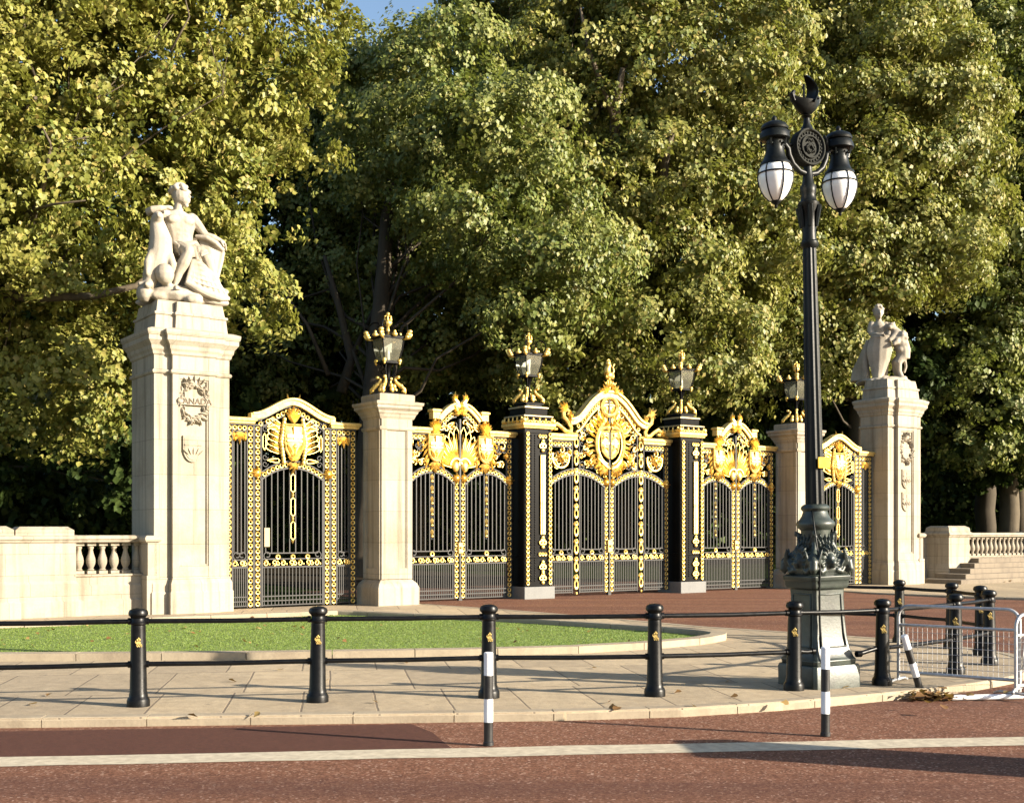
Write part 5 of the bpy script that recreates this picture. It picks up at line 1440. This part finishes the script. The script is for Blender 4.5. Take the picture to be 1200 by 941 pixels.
b2=copy_tree(b1); b2.location=(5.405,13.0,-.05); b2.rotation_euler=(0,0,.5); b2['label']='galvanised crowd barrier cut off by the right edge of the picture'
# ------------------------------------------------------------------ trees
def tree(label,base,height,crown,ncl,per,size,m,bark,seed,trunk_r=.5,limbs=(),fill=.22,lean=(0,0),group='plane trees behind the gates',sub=(1.3,2.3),nsub=34,name='plane_tree',gap=.55,kite=True,brk=.8,csc=1.0,nbr=26):
    """crown: list of ellipsoids (cx,cy,cz,rx,ry,rz) in world units; leaf clumps cluster on boughs over their surface"""
    rg=np.random.default_rng(seed)
    t=thing(name,label,'tree',(base[0],base[1],0),0,group)
    B=np.array([base[0],base[1],0.0])
    subs=[]; tot=sum((c[3]*c[5]+c[4]*c[5]+c[3]*c[4]) for c in crown)
    for c in crown:
        k=max(6,int(nsub*(c[3]*c[5]+c[4]*c[5]+c[3]*c[4])/tot*len(crown)))
        got=[]
        for _ in range(k*14):
            if len(got)>=k: break
            d=rg.normal(size=3); d/=np.linalg.norm(d)
            ctr=np.array(c[:3])+d*rg.uniform(.55,1.0)*np.array(c[3:]); r_=rg.uniform(*sub)
            if any(np.linalg.norm(ctr-q)<gap*(r_+w_) for q,w_,_ in subs+got): continue
            got.append((ctr,r_,d))
        subs+=got
    P=[];Nn=[]
    cen=np.array([c[:3] for c in crown]); 
    w=np.array([r_**2 for _,r_,_d in subs]); w/=w.sum()
    idx=rg.choice(len(subs),ncl,p=w)
    C=np.array([s[0] for s in subs])[idx]; R=np.array([s[1] for s in subs])[idx]
    OD=np.array([s[2] for s in subs])[idx]
    d=rg.normal(size=(ncl,3))+OD*.75; d[:,2]=d[:,2]*.75+.22; d/=np.linalg.norm(d,axis=1,keepdims=True)
    rr_=np.where(rg.uniform(size=ncl)<fill,rg.uniform(.3,.85,ncl),rg.uniform(.85,1.08,ncl))
    cl=C+d*(R*rr_)[:,None]*np.array([1,1,.85])
    n=ncl*per
    cnt=np.repeat(np.arange(ncl),per)
    csz=rg.uniform(.16,.36,ncl)*csc
    off=rg.normal(size=(n,3)); off/=np.linalg.norm(off,axis=1,keepdims=True)+1e-9
    off*=(rg.uniform(0,1,(n,1))**.45)*1.45*csz[cnt][:,None]
    off[:,2]=off[:,2]*.62-(off[:,0]**2+off[:,1]**2)*.55/csz[cnt]
    P=cl[cnt]+off
    cn=d*.8+rg.normal(size=(ncl,3))*.42+np.array([.12,-.1,.35])
    nrm=cn[cnt]+off/csz[cnt][:,None]*.28+rg.normal(size=(n,3))*.36
    drop=d[cnt]*.5+np.array([0,0,-.8])+rg.normal(size=(n,3))*.35
    dd=(P[:,0]-MX)*NV[0]+(P[:,1]-MY)*NV[1]
    keep=(P[:,2]>.4)&(dd<-1.7)
    P=P[keep];nrm=nrm[keep];drop=drop[keep];n=len(P)
    lf=leaf_mesh('crown',P-B,size*rg.uniform(.55,1.2,n),nrm,drop,m,rg,t,kite=kite)
    # trunk and boughs
    tb=MB(); top=cen.mean(0)
    rd=random.Random(seed)
    tz=height
    tp=[(0,0,-.3),(0,0,.2),(lean[0]*.2,lean[1]*.2,tz*.18),(lean[0]*.5,lean[1]*.5,tz*.42),(lean[0],lean[1],tz*.75)]
    tq=[];tr=[]
    for i in range(17):
        f_=i/16*4; k_=min(3,int(f_)); u_=f_-k_; rs=[1.5,1.12,1,.8,.35]
        tq.append(Vector(tp[k_]).lerp(Vector(tp[k_+1]),u_)+Vector((rd.uniform(-.05,.05),rd.uniform(-.05,.05),0))*trunk_r*2*(i>3)); tr.append(trunk_r*lerp(rs[k_],rs[k_+1],u_)*rd.uniform(.95,1.05))
    tb.tube(tq,tr,14)
    tb.build('trunk',bark,t,smooth=True)
    br=MB()
    order=list(range(len(subs))); rd.shuffle(order)
    for q in order[:nbr]:
        e=Vector(subs[q][0])-Vector(B); z0=min(e.z*.75,rd.uniform(.25,.6)*tz); f=z0/tz
        s0=Vector((lean[0]*min(1,f/.75),lean[1]*min(1,f/.75),z0)); m1=s0.lerp(e,.4)+Vector((rd.uniform(-.6,.6),rd.uniform(-.6,.6),rd.uniform(0,1))); m2=s0.lerp(e,.75)+Vector((rd.uniform(-.5,.5),rd.uniform(-.5,.5),rd.uniform(-.2,.5)))
        r0=trunk_r*rd.uniform(.12,.24)*brk
        e=s0.lerp(e,.86)
        W_=[s0,s0.lerp(m1,.5),m1,m1.lerp(m2,.5),m2,m2.lerp(e,.5),e]
        W_=[W_[0]]+[v+Vector((rd.gauss(0,.16),rd.gauss(0,.16),rd.gauss(0,.16))) for v in W_[1:]]
        m2=W_[4]; e=W_[6]
        br.tube(W_,[r0,r0*.8,r0*.65,r0*.52,r0*.4,r0*.25,r0*.1],7)
        for k in range(2):
            g=e+Vector((rd.uniform(-1,1),rd.uniform(-1,1),rd.uniform(-.7,.9)))*subs[q][1]*.45
            mm=m2.lerp(g,.5)+Vector((rd.uniform(-.2,.2),rd.uniform(-.2,.2),rd.uniform(-.2,.2)))
            br.tube([m2,mm,g],[r0*.32,r0*.2,.012],5)
    for L in limbs:
        br.tube([tuple(Vector(p[:3])-Vector(B)) for p in L],[p[3] for p in L],8)
    br.build('branches',bark,t,smooth=True)
    return t
def px(x,y,Y): return ((x-600)/F_PX*Y, Y, CAMZ+(620-y)/F_PX*Y)
def E(x,y,Y,rx,ry_px,depth):
    """crown ellipsoid whose centre stands at depth Y; radii given as seen from the street"""
    c=px(x,y,Y); k=Y/F_PX
    return (c[0],c[1],c[2],rx*k,depth,ry_px*k)
def limb(*pts): return [(*px(p[0],p[1],p[2]),p[3]) for p in pts]
tree('large yellowing plane tree overhanging the left pillar statue',(-12.6,28.4),15,
  [E(80,110,27.5,170,130,3.2),E(225,60,28,130,110,3),E(40,260,27.5,120,90,2.6),E(318,85,28,78,105,2.2),E(372,40,28.6,42,62,1.6),E(325,190,28.2,28,50,1.2),E(160,240,28.5,110,110,2),E(60,440,30,100,75,2),E(-90,200,28,120,200,3),E(250,330,29.5,28,75,1.2),E(150,-60,29,220,80,3)],
  6000,46,.135,LEAF_A,BARK,11,.55,kite=False,brk=.3,csc=.9,nbr=12,
  limbs=[limb((-14,340,28.2,.2),(40,349,27.2,.11),(110,347,27.2,.09),(160,335,27.5,.07),(230,280,28,.04)),
         limb((0,300,28.2,.12),(35,265,27,.08),(52,215,26.2,.05),(60,170,26,.03),(50,150,25.8,.02)),
         limb((-10,110,28,.1),(8,70,26.2,.06),(22,62,25.8,.04)),limb((30,250,27,.05),(60,240,25.8,.03),(100,235,25.6,.015)),limb((25,130,26.2,.05),(42,115,26,.04),(30,128,26,.02)),
         limb((40,90,27,.05),(30,60,26.5,.03),(28,20,26.5,.02)),limb((200,60,27,.03),(222,20,27,.02),(215,-10,27,.01))],sub=(.7,1.5),nsub=70)
tree('tall green plane tree rising behind the left lantern pier',(-5.6,45.5),20,
  [E(508,142,46,88,95,3.5),E(575,220,44,105,100,3.8),E(450,250,50.5,85,125,3.2),E(640,310,43.5,80,80,3),E(520,380,50,120,75,3.2),E(395,210,54,60,140,3),E(428,112,48.5,58,66,2.5),E(340,400,54,70,80,3)],
  5200,36,.19,LEAF_B,BARKD,12,.5,csc=1.3,limbs=[limb((400,460,47,.22),(412,420,47,.18),(395,350,47,.12),(380,300,47,.07)),limb((412,420,47,.14),(440,360,47,.09),(470,300,47,.05)),limb((385,440,46.5,.1),(360,380,46.5,.07),(330,340,46.5,.04))],sub=(1.0,1.9),nsub=70,lean=(1.0,.5))
tree('broad plane tree with pale limbs behind the central gate',(1.0,51),24,
  [E(700,100,50,110,120,4),E(820,90,49.5,110,130,4),E(760,250,48.5,110,110,3.6),E(660,400,48,90,75,3),E(790,390,48,90,70,3),E(880,250,49.5,70,120,3),E(720,-40,52,170,80,4),E(600,60,56,70,90,3)],
  6600,36,.205,LEAF_C,BARK,13,.6,csc=1.35,limbs=[limb((715,330,51,.4),(718,200,48,.25),(722,120,46.5,.18),(730,80,46,.1)),limb((770,270,48,.25),(780,180,46.5,.18),(790,150,46.2,.1)),limb((720,140,46.5,.14),(690,60,46.3,.09),(680,10,46.3,.05)),limb((640,320,46,.05),(680,330,45,.04),(700,320,45,.02))],sub=(1.1,2.1),nsub=80)
tree('golden leaved plane tree behind the twin globe street lamp',(15.8,55),25,
  [E(990,250,52.5,110,110,3.5),E(1050,130,54.0,110,110,4),E(930,80,55.0,70,90,3),E(960,380,52.5,70,70,2.6),E(1090,260,53.5,70,90,3),E(1010,20,56.0,100,70,3.5),E(870,400,54.0,50,60,2.4)],
  6000,34,.21,LEAF_C,BARKD,14,.55,csc=1.4,brk=.6,sub=(1.0,2.0),nsub=80,limbs=[limb((985,320,51.5,.1),(1000,330,51,.07),(1012,345,51,.04))])
tree('tall plane tree at the right edge, trunk beside the balustrade',(24.6,60),27,
  [E(1170,110,59.0,100,120,4),E(1160,320,57.0,60,60,2.5),E(1210,240,58.0,70,110,3.5),E(1150,470,56.5,50,85,2.2),E(1220,440,57.0,60,100,2.5),E(1120,60,62.0,80,80,3.5),E(1260,100,60.0,80,150,4)],
  5400,34,.22,LEAF_B,BARK,15,.44,csc=1.4,brk=.6,sub=(1.0,1.9),nsub=70)
tree('slimmer plane tree trunk behind the right balustrade',(26.8,64),26,
  [E(1250,60,64.0,90,120,4),E(1160,20,66.0,110,90,4),E(1060,30,68.0,100,90,4)],1500,36,.26,LEAF_B,BARK,16,.45,sub=(1.3,2.3),nsub=60)
# darker wood further into the park
DK=[('dark tree in the shaded gap behind the left lantern pier',(-13,56),[E(330,250,56,110,170,4),E(300,420,54,110,90,3),E(390,420,55,70,90,3)],2000,17),
 ('dark tree behind the yellowing plane tree at left',(-24,50),[E(60,250,50,190,200,4),E(150,470,48,140,90,3),E(-60,450,48,150,110,3)],2300,18),
 ('dark tree behind the tall green plane tree',(-5,64),[E(500,200,64,130,150,5),E(480,420,60,140,110,4),E(590,470,58,90,70,3)],2200,19),
 ('dark tree deep behind the central gate',(6,66),[E(680,250,64,130,170,5),E(700,470,60,140,80,4),E(820,470,58,100,80,3)],2400,20),
 ('dark tree deep behind the right carriage gate',(16,66),[E(900,250,64,120,180,5),E(930,480,60,120,80,4),E(1010,480,58,80,90,3)],2300,21),
 ('dark tree deep behind the far right pillar',(25,64),[E(1100,250,62,120,180,5),E(1090,430,60,90,110,4),E(1180,480,60,90,90,4)],2300,22)]
for lb,b_,cr,nc,sd in DK:
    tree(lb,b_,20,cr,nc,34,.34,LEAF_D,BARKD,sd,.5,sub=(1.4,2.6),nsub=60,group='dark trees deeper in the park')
# further rows closing the horizon
for i in range(11):
    x=-62+13*i; y=82+.25*x+ (i%2)*6
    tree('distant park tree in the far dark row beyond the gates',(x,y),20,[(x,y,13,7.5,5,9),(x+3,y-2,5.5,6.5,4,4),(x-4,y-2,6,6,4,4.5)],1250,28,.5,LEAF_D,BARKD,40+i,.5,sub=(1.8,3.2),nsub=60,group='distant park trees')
# trees along the wall further to the right, outside the view: they shade the wood
for i,(x,y) in enumerate([(36,70),(46,74),(57,80),(41,82),(68,88)]):
    tree('plane tree further along the park wall, right of the view',(x,y),22,[(x,y,14,7,6,9),(x+2,y-3,8,6,4,5)],1100,30,.4,LEAF_B,BARK,60+i,.5,sub=(1.6,2.8),nsub=50,group='trees along the park wall outside the view')
def shrub_mass(name,label,x0,x1,yfn,h,seed,n):
    rg=np.random.default_rng(seed); X=rg.uniform(x0,x1,n); Y=yfn(X)+rg.normal(0,1.2,n); Z=np.abs(rg.uniform(0,1,n))*h*(.8+.3*np.sin(X*.7)); 
    P=np.stack([X,Y,Z],1); o=leaf_mesh(name,P,rg.uniform(.25,.5,n)*(1 if h<9 else 1.9),rg.normal(size=(n,3))+np.array([.2,-.6,.5]),rg.normal(size=(n,3))+np.array([0,0,-.8]),LEAF_D,rg)
    o['kind']='stuff'; return o
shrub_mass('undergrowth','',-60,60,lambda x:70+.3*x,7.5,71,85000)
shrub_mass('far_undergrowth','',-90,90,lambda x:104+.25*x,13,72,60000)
t=thing('road_shadow_caster','unseen dark green cabinet beyond the right edge of the picture','shadow_caster',(5.45,8.8,-.083),.1)  # unseen box added out of view to cast a shadow on the road
b=MB(); b.box(-.2,.2,-.36,.36,.08,1.22); b.box(-.235,.235,-.395,.395,1.222,1.29); b.box(-.225,.225,-.385,.385,0,.078); b.build('body',LAMPGRN,t,bevel=.015)
b=MB(); b.box(-.215,-.2025,-.32,-.01,.14,1.16); b.build('door',LAMPGRN,t,bevel=.004)
b=MB(); b.box(-.215,-.2025,.01,.32,.14,1.16); b.build('door',LAMPGRN,t,bevel=.004)
# ------------------------------------------------------------------ light, sky, camera
sv=Vector((2.74,-1.0,.93)).normalized()
L=bpy.data.lights.new('sun','SUN'); L.energy=5.0; L.angle=math.radians(.53); L.color=(1,.89,.72)
so=bpy.data.objects.new('sun',L); COL.objects.link(so); so.rotation_euler=sv.to_track_quat('Z','Y').to_euler(); so.location=(60,-20,30)
w=bpy.data.worlds.new('World'); scene.world=w; w.use_nodes=True
nt=w.node_tree; bg=nt.nodes['Background']; sk=nt.nodes.new('ShaderNodeTexSky'); sk.sky_type='NISHITA'; sk.sun_disc=False
sk.sun_elevation=math.asin(sv.z); sk.sun_rotation=math.atan2(sv.x,sv.y); sk.dust_density=1.2; sk.ozone_density=1.5
nt.links.new(sk.outputs[0],bg.inputs[0]); bg.inputs[1].default_value=.075
cam=bpy.data.cameras.new('camera'); co=bpy.data.objects.new('camera',cam); COL.objects.link(co)
co.location=(0,0,CAMZ); co.rotation_euler=(PI/2,0,0); cam.sensor_width=36; cam.lens=36*F_PX/1200; cam.shift_y=(620-470.5)/1200; cam.clip_end=5000; cam.clip_start=.1
scene.camera=co
vs=scene.view_settings; vs.view_transform='Standard'; vs.look='None'; vs.gamma=1; vs.exposure=1.75; vs.use_curve_mapping=False
scene.cycles.use_denoising=True
scene.cycles.max_bounces=8; scene.cycles.transparent_max_bounces=8
